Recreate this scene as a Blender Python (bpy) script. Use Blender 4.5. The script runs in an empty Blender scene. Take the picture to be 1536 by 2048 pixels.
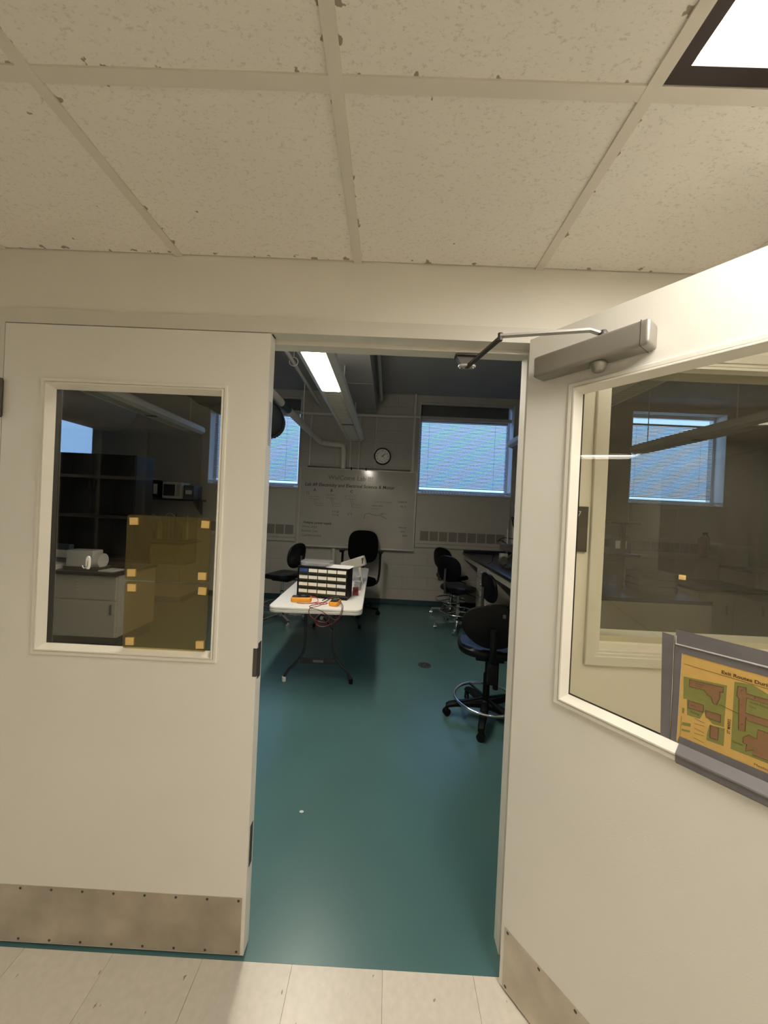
import bpy, bmesh, math, random
from mathutils import Vector, Matrix
random.seed(4)
SC = bpy.context.scene
COL = SC.collection
PI = math.pi

# ------------------------------------------------------------------ camera, sky, exposure
F_PX, ROLL, YAW, PITCH = 691.8, 0.0466, -0.0113, -0.0053
CAM_LOC = Vector((0.0, -1.1657, 1.5468))
cam_d = bpy.data.cameras.new('camera')
cam = bpy.data.objects.new('camera', cam_d)
COL.objects.link(cam)
cam_d.sensor_fit = 'VERTICAL'
cam_d.sensor_height = 24.0
cam_d.lens = F_PX * 24.0 / 2048.0
cam_d.clip_start = 0.02
fw = Vector((math.sin(YAW) * math.cos(PITCH), math.cos(YAW) * math.cos(PITCH), math.sin(PITCH)))
r0 = Vector((math.cos(YAW), -math.sin(YAW), 0))
u0 = r0.cross(fw)
rt = r0 * math.cos(ROLL) + u0 * math.sin(ROLL)
up = u0 * math.cos(ROLL) - r0 * math.sin(ROLL)
m3 = Matrix((rt, up, -fw)).transposed()
cam.matrix_world = Matrix.Translation(CAM_LOC) @ m3.to_4x4()
SC.camera = cam

world = bpy.data.worlds.new('world')
SC.world = world
world.use_nodes = True
bg = world.node_tree.nodes['Background']
bg.inputs['Color'].default_value = (0.34, 0.57, 1.0, 1)
SKY = 2.4
bg.inputs['Strength'].default_value = SKY

SC.view_settings.view_transform = 'Standard'
SC.view_settings.look = 'None'
SC.view_settings.gamma = 1.0
SC.view_settings.use_curve_mapping = False
SC.view_settings.exposure = 0.0

HALL_LAMP = 17.5      # corridor troffer lens emission
LAB_LAMP = 49.0      # lit lab fixture lens emission

# ------------------------------------------------------------------ materials
MATS = {}
def srgb(h):
    def c(v):
        v /= 255.0
        return v / 12.92 if v <= 0.04045 else ((v + 0.055) / 1.055) ** 2.4
    return (c(h[0]), c(h[1]), c(h[2]), 1.0)

def mat(name, col, rough=0.5, metal=0.0, var=0.08, scale=6.0, bump=0.0, bscale=80.0, spec=0.5, alpha=None, coat=0.0, transl=0.0):
    """Principled material with a gentle noise variation of its own colour and optional fine bump."""
    if name in MATS:
        return MATS[name]
    m = bpy.data.materials.new(name)
    m.use_nodes = True
    nt = m.node_tree
    p = nt.nodes['Principled BSDF']
    p.inputs['Roughness'].default_value = rough
    p.inputs['Metallic'].default_value = metal
    p.inputs['Specular IOR Level'].default_value = spec
    p.inputs['Coat Weight'].default_value = coat
    c = col if len(col) == 4 else (*col, 1.0)
    tc = nt.nodes.new('ShaderNodeTexCoord')
    if var > 0:
        n = nt.nodes.new('ShaderNodeTexNoise')
        n.inputs['Scale'].default_value = scale
        n.inputs['Detail'].default_value = 4.0
        nt.links.new(tc.outputs['Object'], n.inputs['Vector'])
        mr = nt.nodes.new('ShaderNodeMapRange')
        mr.inputs['From Min'].default_value = 0.3
        mr.inputs['From Max'].default_value = 0.7
        mr.inputs['To Min'].default_value = 1.0 - var
        mr.inputs['To Max'].default_value = 1.0 + var
        nt.links.new(n.outputs['Fac'], mr.inputs['Value'])
        mx = nt.nodes.new('ShaderNodeVectorMath')
        mx.operation = 'SCALE'
        mx.inputs[0].default_value = c[:3]
        nt.links.new(mr.outputs['Result'], mx.inputs['Scale'])
        nt.links.new(mx.outputs['Vector'], p.inputs['Base Color'])
    else:
        p.inputs['Base Color'].default_value = c
    if bump > 0:
        nb = nt.nodes.new('ShaderNodeTexNoise')
        nb.inputs['Scale'].default_value = bscale
        nb.inputs['Detail'].default_value = 3.0
        nt.links.new(tc.outputs['Object'], nb.inputs['Vector'])
        b = nt.nodes.new('ShaderNodeBump')
        b.inputs['Strength'].default_value = bump
        b.inputs['Distance'].default_value = 0.002
        nt.links.new(nb.outputs['Fac'], b.inputs['Height'])
        nt.links.new(b.outputs['Normal'], p.inputs['Normal'])
    if alpha is not None:
        p.inputs['Alpha'].default_value = alpha
    if transl > 0:
        tr = nt.nodes.new('ShaderNodeBsdfTranslucent')
        tr.inputs['Color'].default_value = c
        ms = nt.nodes.new('ShaderNodeMixShader')
        ms.inputs['Fac'].default_value = transl
        nt.links.new(p.outputs['BSDF'], ms.inputs[1])
        nt.links.new(tr.outputs['BSDF'], ms.inputs[2])
        nt.links.new(ms.outputs['Shader'], nt.nodes['Material Output'].inputs['Surface'])
    MATS[name] = m
    return m

def glass(name, tint, refl=1.0, rough=0.0, haze=0.0, hazecol=(1, 1, 1)):
    """Thin pane: transparent tint mixed with a mirror by Fresnel, optionally a little diffuse haze."""
    if name in MATS:
        return MATS[name]
    m = bpy.data.materials.new(name)
    m.use_nodes = True
    nt = m.node_tree
    nt.nodes.remove(nt.nodes['Principled BSDF'])
    tr = nt.nodes.new('ShaderNodeBsdfTransparent')
    tr.inputs['Color'].default_value = (*tint, 1)
    gl = nt.nodes.new('ShaderNodeBsdfGlossy')
    gl.inputs['Roughness'].default_value = rough
    fr = nt.nodes.new('ShaderNodeLayerWeight')      # Schlick, alike on both faces of the pane
    fr.inputs['Blend'].default_value = 0.5
    pw = nt.nodes.new('ShaderNodeMath')
    pw.operation = 'POWER'
    pw.inputs[1].default_value = 5.0
    nt.links.new(fr.outputs['Facing'], pw.inputs[0])
    mu = nt.nodes.new('ShaderNodeMath')
    mu.operation = 'MULTIPLY_ADD'
    mu.inputs[1].default_value = 0.9
    mu.inputs[2].default_value = 0.04 * refl
    nt.links.new(pw.outputs['Value'], mu.inputs[0])
    ms = nt.nodes.new('ShaderNodeMixShader')
    nt.links.new(mu.outputs['Value'], ms.inputs['Fac'])
    src = tr.outputs['BSDF']
    if haze > 0:
        df = nt.nodes.new('ShaderNodeBsdfDiffuse')
        df.inputs['Color'].default_value = (*hazecol, 1)
        mh = nt.nodes.new('ShaderNodeMixShader')
        mh.inputs['Fac'].default_value = haze
        nt.links.new(tr.outputs['BSDF'], mh.inputs[1])
        nt.links.new(df.outputs['BSDF'], mh.inputs[2])
        src = mh.outputs['Shader']
    nt.links.new(src, ms.inputs[1])
    nt.links.new(gl.outputs['BSDF'], ms.inputs[2])
    nt.links.new(ms.outputs['Shader'], nt.nodes['Material Output'].inputs['Surface'])
    MATS[name] = m
    return m

def emit(name, col, strength):
    if name in MATS:
        return MATS[name]
    m = bpy.data.materials.new(name)
    m.use_nodes = True
    p = m.node_tree.nodes['Principled BSDF']
    p.inputs['Base Color'].default_value = (0.8, 0.8, 0.8, 1)
    p.inputs['Emission Color'].default_value = (*col, 1)
    p.inputs['Emission Strength'].default_value = strength
    MATS[name] = m
    return m

def tile_material():
    m = bpy.data.materials.new('acoustic_tile')
    m.use_nodes = True
    nt = m.node_tree
    L = nt.links
    p = nt.nodes['Principled BSDF']
    p.inputs['Roughness'].default_value = 0.95
    p.inputs['Specular IOR Level'].default_value = 0.1
    geo = nt.nodes.new('ShaderNodeNewGeometry')
    mp = nt.nodes.new('ShaderNodeMapping')
    mp.inputs['Scale'].default_value = (62, 110, 60)
    L.new(geo.outputs['Position'], mp.inputs['Vector'])
    n1 = nt.nodes.new('ShaderNodeTexNoise')
    n1.inputs['Scale'].default_value = 1.6
    n1.inputs['Detail'].default_value = 6
    n1.inputs['Roughness'].default_value = 0.65
    L.new(mp.outputs['Vector'], n1.inputs['Vector'])
    pit = nt.nodes.new('ShaderNodeMapRange')
    pit.inputs['From Min'].default_value = 0.555
    pit.inputs['From Max'].default_value = 0.66
    L.new(n1.outputs['Fac'], pit.inputs['Value'])
    # worn chips along the tile's edges (Generated runs 0..1 across one tile)
    tc = nt.nodes.new('ShaderNodeTexCoord')
    sp = nt.nodes.new('ShaderNodeSeparateXYZ')
    L.new(tc.outputs['Generated'], sp.inputs['Vector'])
    def edge(o):
        a = nt.nodes.new('ShaderNodeMath'); a.operation = 'SUBTRACT'; a.inputs[1].default_value = 0.5
        L.new(o, a.inputs[0])
        b = nt.nodes.new('ShaderNodeMath'); b.operation = 'ABSOLUTE'
        L.new(a.outputs[0], b.inputs[0])
        return b.outputs[0]
    mxe = nt.nodes.new('ShaderNodeMath'); mxe.operation = 'MAXIMUM'
    L.new(edge(sp.outputs['X']), mxe.inputs[0]); L.new(edge(sp.outputs['Y']), mxe.inputs[1])
    er = nt.nodes.new('ShaderNodeMapRange')
    er.inputs['From Min'].default_value = 0.445
    er.inputs['From Max'].default_value = 0.480
    L.new(mxe.outputs[0], er.inputs['Value'])
    n2 = nt.nodes.new('ShaderNodeTexNoise')
    n2.inputs['Scale'].default_value = 26
    n2.inputs['Detail'].default_value = 3
    L.new(geo.outputs['Position'], n2.inputs['Vector'])
    ad = nt.nodes.new('ShaderNodeMath'); ad.operation = 'MULTIPLY_ADD'
    ad.inputs[1].default_value = 0.16
    L.new(er.outputs[0], ad.inputs[0]); L.new(n2.outputs['Fac'], ad.inputs[2])
    chip = nt.nodes.new('ShaderNodeMapRange')
    chip.inputs['From Min'].default_value = 0.75
    chip.inputs['From Max'].default_value = 0.768
    L.new(ad.outputs[0], chip.inputs['Value'])
    c1 = nt.nodes.new('ShaderNodeMixRGB')
    c1.inputs['Color1'].default_value = TILE_COL
    c1.inputs['Color2'].default_value = [v * 0.80 for v in TILE_COL[:3]] + [1]
    L.new(pit.outputs[0], c1.inputs['Fac'])
    c2 = nt.nodes.new('ShaderNodeMixRGB')
    c2.inputs['Color2'].default_value = [v * f for v, f in zip(TILE_COL[:3], (0.42, 0.38, 0.33))] + [1]
    L.new(c1.outputs[0], c2.inputs['Color1']); L.new(chip.outputs[0], c2.inputs['Fac'])
    L.new(c2.outputs[0], p.inputs['Base Color'])
    bp = nt.nodes.new('ShaderNodeBump')
    bp.inputs['Strength'].default_value = 0.5
    bp.inputs['Distance'].default_value = 0.003
    bp.invert = True
    L.new(n1.outputs['Fac'], bp.inputs['Height'])
    L.new(bp.outputs['Normal'], p.inputs['Normal'])
    return m

def vct_material():
    """Vinyl floor tile: warm stone with elongated chips and a small shift from tile to tile."""
    m = bpy.data.materials.new('vinyl_tile')
    m.use_nodes = True
    nt = m.node_tree
    L = nt.links
    p = nt.nodes['Principled BSDF']
    p.inputs['Roughness'].default_value = 0.32
    geo = nt.nodes.new('ShaderNodeNewGeometry')
    mp = nt.nodes.new('ShaderNodeMapping')
    mp.inputs['Scale'].default_value = (26, 11, 1)
    mp.inputs['Rotation'].default_value = (0, 0, 0.25)
    L.new(geo.outputs['Position'], mp.inputs['Vector'])
    n = nt.nodes.new('ShaderNodeTexNoise')
    n.inputs['Scale'].default_value = 2.2
    n.inputs['Detail'].default_value = 3
    L.new(mp.outputs['Vector'], n.inputs['Vector'])
    r = nt.nodes.new('ShaderNodeMapRange')
    r.inputs['From Min'].default_value = 0.70
    r.inputs['From Max'].default_value = 0.74
    L.new(n.outputs['Fac'], r.inputs['Value'])
    oi = nt.nodes.new('ShaderNodeObjectInfo')
    mr = nt.nodes.new('ShaderNodeMapRange')
    mr.inputs['To Min'].default_value = 0.92
    mr.inputs['To Max'].default_value = 1.05
    L.new(oi.outputs['Random'], mr.inputs['Value'])
    n2 = nt.nodes.new('ShaderNodeTexNoise')
    n2.inputs['Scale'].default_value = 45
    n2.inputs['Detail'].default_value = 5
    L.new(geo.outputs['Position'], n2.inputs['Vector'])
    r2 = nt.nodes.new('ShaderNodeMapRange')
    r2.inputs['To Min'].default_value = 0.88
    r2.inputs['To Max'].default_value = 1.12
    L.new(n2.outputs['Fac'], r2.inputs['Value'])
    mm = nt.nodes.new('ShaderNodeMath'); mm.operation = 'MULTIPLY'
    L.new(mr.outputs[0], mm.inputs[0]); L.new(r2.outputs[0], mm.inputs[1])
    c = nt.nodes.new('ShaderNodeMixRGB')
    c.inputs['Color1'].default_value = (0.66, 0.60, 0.51, 1)
    c.inputs['Color2'].default_value = (0.26, 0.19, 0.13, 1)
    L.new(r.outputs[0], c.inputs['Fac'])
    s = nt.nodes.new('ShaderNodeVectorMath'); s.operation = 'SCALE'
    L.new(c.outputs[0], s.inputs[0]); L.new(mm.outputs[0], s.inputs['Scale'])
    L.new(s.outputs['Vector'], p.inputs['Base Color'])
    return m

TILE_COL = (0.88, 0.84, 0.76, 1)
PAINT = mat('cream_paint', (0.81, 0.77, 0.675), 0.6, var=0.03, scale=2, bump=0.12, bscale=260)
DOORP = mat('door_paint', (0.82, 0.79, 0.72), 0.42, var=0.025, scale=2, bump=0.12, bscale=320)
FRAMEP = mat('frame_paint', (0.70, 0.67, 0.59), 0.42, var=0.03, scale=3, bump=0.08, bscale=300)
KITP = mat('lite_kit_paint', (0.82, 0.78, 0.69), 0.38, var=0.02)
STEEL = mat('brushed_steel', (0.56, 0.51, 0.43), 0.40, 0.85, var=0.2, scale=7, bump=0.05, bscale=120)
CLOSERG = mat('closer_grey', (0.33, 0.31, 0.27), 0.38, 0.5, var=0.04)
DARKSTEEL = mat('dark_steel', (0.10, 0.092, 0.082), 0.5, 0.6, var=0.1)
ALU = mat('aluminium', (0.55, 0.53, 0.49), 0.4, 0.35, var=0.05)
CHROME = mat('chrome', (0.75, 0.75, 0.75), 0.12, 1.0, var=0.0)
BLACKP = mat('black_plastic', (0.005, 0.005, 0.005), 0.5, var=0.1, spec=0.22)
BLACKV = mat('black_vinyl', (0.004, 0.004, 0.005), 0.30, var=0.1, bump=0.1, bscale=400, spec=0.3)
BLACKF = mat('black_fabric', (0.004, 0.004, 0.0045), 0.95, var=0.2, scale=40, spec=0.1)
TBAR = mat('ceiling_grid_paint', (0.74, 0.69, 0.60), 0.55, var=0.03)
TILE = tile_material()
VCT = vct_material()
SEAMG = mat('floor_adhesive', (0.16, 0.13, 0.10), 0.8)
TEAL = mat('teal_epoxy', (0.072, 0.158, 0.156), 0.30, var=0.10, scale=1.4, bump=0.05, bscale=60)
TEALB = mat('teal_cove_base', (0.02, 0.055, 0.06), 0.45, var=0.08)
LABW = mat('lab_wall_paint', (0.46, 0.435, 0.39), 0.65, var=0.03, scale=3, bump=0.15, bscale=150)
LABC = mat('lab_ceiling_paint', (0.40, 0.39, 0.38), 0.8, var=0.05, scale=2)
METALP = mat('painted_sheet_metal', (0.47, 0.445, 0.395), 0.5, var=0.03)
GRILLE = mat('grille_dark', (0.22, 0.20, 0.175), 0.7, var=0.15, scale=300)
WINF = mat('window_frame_paint', (0.78, 0.79, 0.80), 0.45, var=0.03)
FIXT = mat('fixture_enamel', (0.72, 0.69, 0.62), 0.45, var=0.02)
PIPEP = mat('pipe_paint', (0.70, 0.67, 0.60), 0.5, var=0.04)
GREENB = mat('green_band', (0.01, 0.06, 0.045), 0.5)
DUCTB = mat('dark_green_drum_paint', (0.008, 0.012, 0.012), 0.4, var=0.15)
DUCTG = mat('grey_duct', (0.30, 0.29, 0.27), 0.5, 0.2, var=0.06)
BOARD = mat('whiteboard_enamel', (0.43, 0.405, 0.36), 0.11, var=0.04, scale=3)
INK = mat('marker_ink', (0.055, 0.045, 0.04), 0.7, var=0.15)
FAINT = mat('faint_marker', (0.20, 0.18, 0.155), 0.6, var=0.15)
WHITEP = mat('white_plastic', (0.72, 0.69, 0.63), 0.45, var=0.04, scale=30)
TABLETOP = mat('table_top_plastic', (0.80, 0.77, 0.71), 0.45, var=0.03, scale=25, bump=0.1, bscale=300)
LABEL = mat('label_paper', (0.95, 0.90, 0.77), 0.6, var=0.02)
LABELW = mat('white_label_paper', (0.92, 0.91, 0.92), 0.6, var=0.02)
BLUEL = mat('blue_label', (0.03, 0.07, 0.24), 0.5)
YELLOW = mat('meter_yellow', (0.80, 0.34, 0.02), 0.45, var=0.05)
REDP = mat('red_plastic', (0.20, 0.010, 0.010), 0.3)
REDW = mat('red_lead', (0.25, 0.03, 0.035), 0.4)
BLKW = mat('black_lead', (0.03, 0.016, 0.016), 0.4)
DRAWERP = mat('smoky_drawer', (0.045, 0.040, 0.022), 0.3, var=0.2, scale=40)
BENCHTOP = mat('black_epoxy_resin', (0.012, 0.014, 0.018), 0.28, var=0.1)
CABP = mat('bench_cabinet_paint', (0.46, 0.42, 0.35), 0.45, var=0.03)
CABT = mat('tan_end_panel', (0.42, 0.36, 0.27), 0.5, var=0.05)
WOOD = mat('raw_wood', (0.30, 0.17, 0.07), 0.6, var=0.25, scale=25)
FOAM = mat('foam_tape', (0.78, 0.54, 0.20), 0.8, var=0.06, scale=60)
TAPE = mat('grey_duct_tape', (0.17, 0.16, 0.165), 0.42, 0.1, var=0.06, scale=30)
TAPEL = mat('shiny_tape_fold', (0.60, 0.58, 0.56), 0.25, 0.3, var=0.05)
MAPY = mat('yellow_paper', (0.66, 0.42, 0.12), 0.6, var=0.04, scale=60)
MAPG = mat('map_green_print', (0.24, 0.24, 0.065), 0.6, var=0.06, scale=80)
MAPB = mat('map_brown_print', (0.27, 0.145, 0.065), 0.6, var=0.06, scale=80)
MAPK = mat('map_line_print', (0.09, 0.05, 0.012), 0.6)
SIGN = mat('sign_plate', (0.055, 0.046, 0.034), 0.5, var=0.06)
SIGNT = mat('sign_lettering', (0.75, 0.70, 0.58), 0.5)
BROWNF = mat('bronze_lamp_door_frame', (0.045, 0.030, 0.026), 0.4, 0.3, var=0.08)
REFL = mat('lamp_white_enamel', (0.80, 0.78, 0.74), 0.35)
CLOCKF = mat('clock_face', (0.88, 0.85, 0.78), 0.5)
PAPER = mat('white_paper', (0.75, 0.73, 0.70), 0.7, var=0.03)
CLEAR = glass('clear_plastic', (0.80, 0.80, 0.80), 1.2, 0.12, 0.35, (0.60, 0.60, 0.60))
PANE = glass('door_glass', (0.95, 0.94, 0.88), 1.15, 0.0)
OUTPANE = glass('window_glass', (0.93, 0.96, 1.0), 0.7)
ACRYL = glass('olive_acrylic', (0.72, 0.65, 0.42), 1.2, 0.015, 0.13, (0.45, 0.38, 0.19))
SLATM = mat('blind_slat', (0.30, 0.32, 0.36), 0.45, var=0.03, transl=0.08)
SHADE = mat('white_window_shade', (0.85, 0.87, 0.88), 0.7, var=0.02, transl=0.75)
SCREENG = mat('meter_display', (0.10, 0.11, 0.10), 0.2)
BLUEBAG = mat('blue_grey_bag', (0.08, 0.10, 0.14), 0.6, var=0.2, scale=20)
EXTR = mat('extinguisher_red', (0.20, 0.02, 0.015), 0.35)

# ------------------------------------------------------------------ mesh helpers
class MB:
    def __init__(s):
        s.bm = bmesh.new()
    def box(s, x0, x1, y0, y1, z0, z1, bev=0.0, seg=2):
        x0, x1 = sorted((x0, x1)); y0, y1 = sorted((y0, y1)); z0, z1 = sorted((z0, z1))
        t = bmesh.new()
        bmesh.ops.create_cube(t, size=1.0)
        for v in t.verts:
            v.co = Vector(((x0 + x1) / 2 + v.co.x * (x1 - x0), (y0 + y1) / 2 + v.co.y * (y1 - y0), (z0 + z1) / 2 + v.co.z * (z1 - z0)))
        if bev > 0:
            bmesh.ops.bevel(t, geom=t.edges[:], offset=bev, segments=seg, profile=0.6, affect='EDGES')
        s._merge(t)
        return s
    def _merge(s, t, M=None):
        vs = [s.bm.verts.new(M @ v.co if M else v.co) for v in t.verts]
        t.verts.index_update()
        for f in t.faces:
            try:
                s.bm.faces.new([vs[v.index] for v in f.verts])
            except ValueError:
                pass
        t.free()
    def add(s, other, M):
        s._merge(other.bm, M)
        return s
    def rings(s, rings, caps=True, closed=False):
        R = [[s.bm.verts.new(Vector(p)) for p in r] for r in rings]
        n = len(R[0])
        k = len(R)
        for i in range(k if closed else k - 1):
            a, b = R[i], R[(i + 1) % k]
            for j in range(n):
                s.bm.faces.new((a[j], a[(j + 1) % n], b[(j + 1) % n], b[j]))
        if caps and not closed:
            s.bm.faces.new(R[0][::-1])
            s.bm.faces.new(R[-1])
        return s
    def tube(s, pts, r, n=10, closed=False, smooth=0):
        P = [Vector(p) for p in pts]
        for _ in range(smooth):
            Q = [] if closed else [P[0]]
            K = len(P)
            for i in range(K if closed else K - 1):
                a, b = P[i], P[(i + 1) % K]
                Q += [a * .75 + b * .25, a * .25 + b * .75]
            if not closed:
                Q.append(P[-1])
            P = Q
        K = len(P)
        rr = r if isinstance(r, (list, tuple)) else [r] * K
        if len(rr) != K:
            rr = [rr[0] + (rr[-1] - rr[0]) * i / (K - 1) for i in range(K)]
        rings = []
        nrm = None
        for i, p in enumerate(P):
            if closed:
                d = P[(i + 1) % K] - P[i - 1]
            else:
                d = P[min(i + 1, K - 1)] - P[max(i - 1, 0)]
            d = d.normalized() if d.length > 1e-9 else Vector((0, 0, 1))
            if nrm is None:
                nrm = d.orthogonal().normalized()
            nrm = nrm - d * nrm.dot(d)
            nrm = nrm.normalized() if nrm.length > 1e-6 else d.orthogonal().normalized()
            b = d.cross(nrm)
            rings.append([p + (nrm * math.cos(2 * PI * k / n) + b * math.sin(2 * PI * k / n)) * rr[i] for k in range(n)])
        return s.rings(rings, caps=not closed, closed=closed)
    def lathe(s, prof, n=24, M=None):
        M = M or Matrix.Identity(4)
        rings = [[M @ Vector((max(r, 1e-4) * math.cos(2 * PI * k / n), max(r, 1e-4) * math.sin(2 * PI * k / n), z)) for k in range(n)] for r, z in prof]
        return s.rings(rings)
    def cyl(s, p, q, r, n=16):
        return s.tube([p, q], r, n)
    def prism(s, poly, axis, a, b):
        def pt(u, v, w):
            return {'x': (w, u, v), 'y': (u, w, v), 'z': (u, v, w)}[axis]
        return s.rings([[pt(u, v, a) for u, v in poly], [pt(u, v, b) for u, v in poly]])
    def pad(s, w, d, prof, rad=0.4, n=40, fn=None, px=2.6):
        """stack of superellipse rings: prof = [(inset, z)], fn bends the points."""
        rings = []
        for ins, z in prof:
            r = []
            for k in range(n):
                t = 2 * PI * k / n
                c, q = math.cos(t), math.sin(t)
                x = (w / 2 - ins) * math.copysign(abs(c) ** (2 / px), c)
                y = (d / 2 - ins) * math.copysign(abs(q) ** (2 / px), q)
                p = Vector((x, y, z))
                r.append(fn(p) if fn else p)
            rings.append(r)
        return s.rings(rings)
    def quad(s, *pts):
        s.bm.faces.new([s.bm.verts.new(Vector(p)) for p in pts])
        return s
    def mesh(s, name, smooth=True, ang=38):
        bmesh.ops.recalc_face_normals(s.bm, faces=s.bm.faces[:])
        me = bpy.data.meshes.new(name)
        s.bm.to_mesh(me)
        s.bm.free()
        if smooth:
            me.polygons.foreach_set('use_smooth', [True] * len(me.polygons))
            me.set_sharp_from_angle(angle=math.radians(ang))
        return me
    def obj(s, name, m, parent=None, smooth=True, ang=38):
        return link(name, s.mesh(name, smooth, ang), m, parent)

def link(name, me, m, parent=None):
    o = bpy.data.objects.new(name, me)
    if m and not me.materials:
        me.materials.append(m)
    COL.objects.link(o)
    o.parent = parent
    return o

def tag(o, label=None, cat=None, group=None, kind=None):
    if label: o['label'] = label
    if cat: o['category'] = cat
    if group: o['group'] = group
    if kind: o['kind'] = kind
    return o

def thing(name, label, cat, loc=(0, 0, 0), rz=0.0, group=None, kind=None):
    o = bpy.data.objects.new(name, None)
    o.empty_display_size = 0.05
    COL.objects.link(o)
    o.location = loc
    o.rotation_euler = (0, 0, rz)
    return tag(o, label, cat, group, kind)

def copy_tree(o, parent=None):
    c = o.copy()
    COL.objects.link(c)
    c.parent = parent
    for ch in list(o.children):
        copy_tree(ch, c)
    return c

def text_mesh(body, size, align='LEFT', extrude=0.0, shear=0.0, bold=0.0):
    cu = bpy.data.curves.new('lettering', 'FONT')
    cu.body = body
    cu.size = size
    cu.align_x = align
    cu.extrude = extrude
    cu.shear = shear
    cu.offset = bold
    cu.resolution_u = 3
    o = bpy.data.objects.new('lettering', cu)
    COL.objects.link(o)
    bpy.context.view_layer.update()
    me = bpy.data.meshes.new_from_object(o.evaluated_get(bpy.context.evaluated_depsgraph_get()))
    bpy.data.objects.remove(o)
    bpy.data.curves.remove(cu)
    return me

def text_obj(body, size, loc, m, parent=None, rot=(PI / 2, 0, 0), name='lettering', align='LEFT', shear=0.0, bold=0.0):
    o = link(name, text_mesh(body, size, align, shear=shear, bold=bold), m, parent)
    o.location = loc
    o.rotation_euler = rot
    return o

def B(x0, x1, y0, y1, z0, z1, bev=0.0):
    return MB().box(x0, x1, y0, y1, z0, z1, bev)

# ------------------------------------------------------------------ the corridor and lab shell
HC = 2.3767           # corridor ceiling
LC = 3.47             # lab ceiling
YW0, YW1 = 0.006, 0.10
YB = 4.55             # lab back wall face
OX0, OX1, OZ = -1.332, 0.4775, 2.128
CX0, CX1, CY = -6.8, 6.8, -2.18
LX0, LX1 = -7.2, 7.2
LT0, LT1, LTZ0, LTZ1 = 0.735, 2.10, 1.153, 2.062     # borrowed light opening

def struct(o, label, cat):
    return tag(o, label, cat, kind='structure')

w = MB()
w.box(LX0, OX0 - .04, YW0, YW1, 0, LC)
w.box(OX0 - .04, OX1 + .04, YW0, YW1, OZ + .04, LC)
w.box(OX1 + .04, LT0 - .02, YW0, YW1, 0, LC)
w.box(LT0 - .02, LT1 + .02, YW0, YW1, 0, LTZ0 - .02)
w.box(LT0 - .02, LT1 + .02, YW0, YW1, LTZ1 + .02, LC)
w.box(LT1 + .02, LX1, YW0, YW1, 0, LC)
struct(w.obj('wall_front', PAINT, smooth=False), 'cream plaster wall around the double doors', 'wall')
struct(B(CX0, CX1, CY - .1, CY, 0, HC + .3).obj('wall_corridor', PAINT, smooth=False), 'cream corridor wall opposite the double doors', 'wall')
struct(B(CX0 - .1, CX0, CY - .1, YW0 - .001, 0, HC + .3).obj('wall_corridor_left', PAINT, smooth=False), 'cream wall closing the left corridor end', 'wall')
struct(B(CX1, CX1 + .1, CY - .1, YW0 - .001, 0, HC + .3).obj('wall_corridor_right', PAINT, smooth=False), 'cream wall closing the right corridor end', 'wall')

# corridor floor: adhesive bed with every vinyl tile laid on it
YS = -0.008
fl = B(CX0 - .1, CX1 + .1, CY - .1, YS, -0.12, -0.002).obj('floor_corridor', SEAMG, smooth=False)
struct(fl, 'beige speckled vinyl tile floor of the corridor', 'floor')
T = 0.3048
tme = MB().box(0.0006, T - .0006, 0.0006, T - .0006, -0.0035, 0.0).mesh('floor_tile', False)
nx0 = math.floor((CX0 - 0.358) / T)
for i in range(nx0, nx0 + 45):
    for j in range(7):
        o = link('floor_tile', tme, VCT, fl)
        o.location = (0.358 + i * T, YS - (j + 1) * T, 0)
# lab floor
lf = B(LX0 - .1, LX1 + .1, YS, YB + .35, -0.12, 0.0).obj('floor_lab', TEAL, smooth=False)
struct(lf, 'glossy teal epoxy floor of the lab', 'floor')

# corridor ceiling: tee grid with lay-in tiles
XB, YCB, TT = 0.4691, -0.4845, 0.6096
ce = thing('ceiling_corridor', 'suspended corridor ceiling of worn cream acoustic tiles', 'ceiling', kind='structure')
TROFF = [(0, 'above the open door'), (-7, 'further down the corridor to the left'), (4, 'added out of view to light the wall behind the open door')]  # right-hand light is added, unseen, to brighten the wall behind the open leaf
rows = [(YW0, YCB), (YCB, YCB - TT), (YCB - TT, YCB - 2 * TT), (YCB - 2 * TT, CY)]
lampcells = {(k, r) for k, _ in TROFF for r in (1, 2)}
meshes = {}
for i in range(-12, 11):
    xa = XB + i * TT
    for j, (ya, yb) in enumerate(rows):
        if (i, j) in lampcells:
            continue
        h = ya - yb
        key = round(h, 4)
        if key not in meshes:
            meshes[key] = MB().box(.003, TT - .003, -h + .003, -.003, 0, .016, .0015, 1).mesh('ceiling_tile', False)
        o = link('ceiling_tile', meshes[key], TILE, ce)
        o.location = (xa, ya, HC + .004)
for i in range(-12, 12):
    x = XB + i * TT
    MB().box(x - .0135, x + .0135, CY, YW0, HC - .001, HC + .005).box(x - .002, x + .002, CY, YW0, HC + .005, HC + .04).obj('main_tee', TBAR, ce, smooth=False)
for j in range(3):
    y = YCB - j * TT
    for i in range(-12, 11):
        if j == 1 and (i, 1) in lampcells:
            continue
        x = XB + i * TT
        MB().box(x + .0135, x + TT - .0135, y - .0135, y + .0135, HC - .0004, HC + .005).box(x + .0135, x + TT - .0135, y - .002, y + .002, HC + .005, HC + .03).obj('cross_tee', TBAR, ce, smooth=False)
struct(B(CX0 - .1, CX1 + .1, CY - .1, YW0, HC + .30, HC + .40).obj('ceiling_slab', LABC, smooth=False), 'concrete slab hidden above the corridor tiles', 'ceiling')

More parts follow.
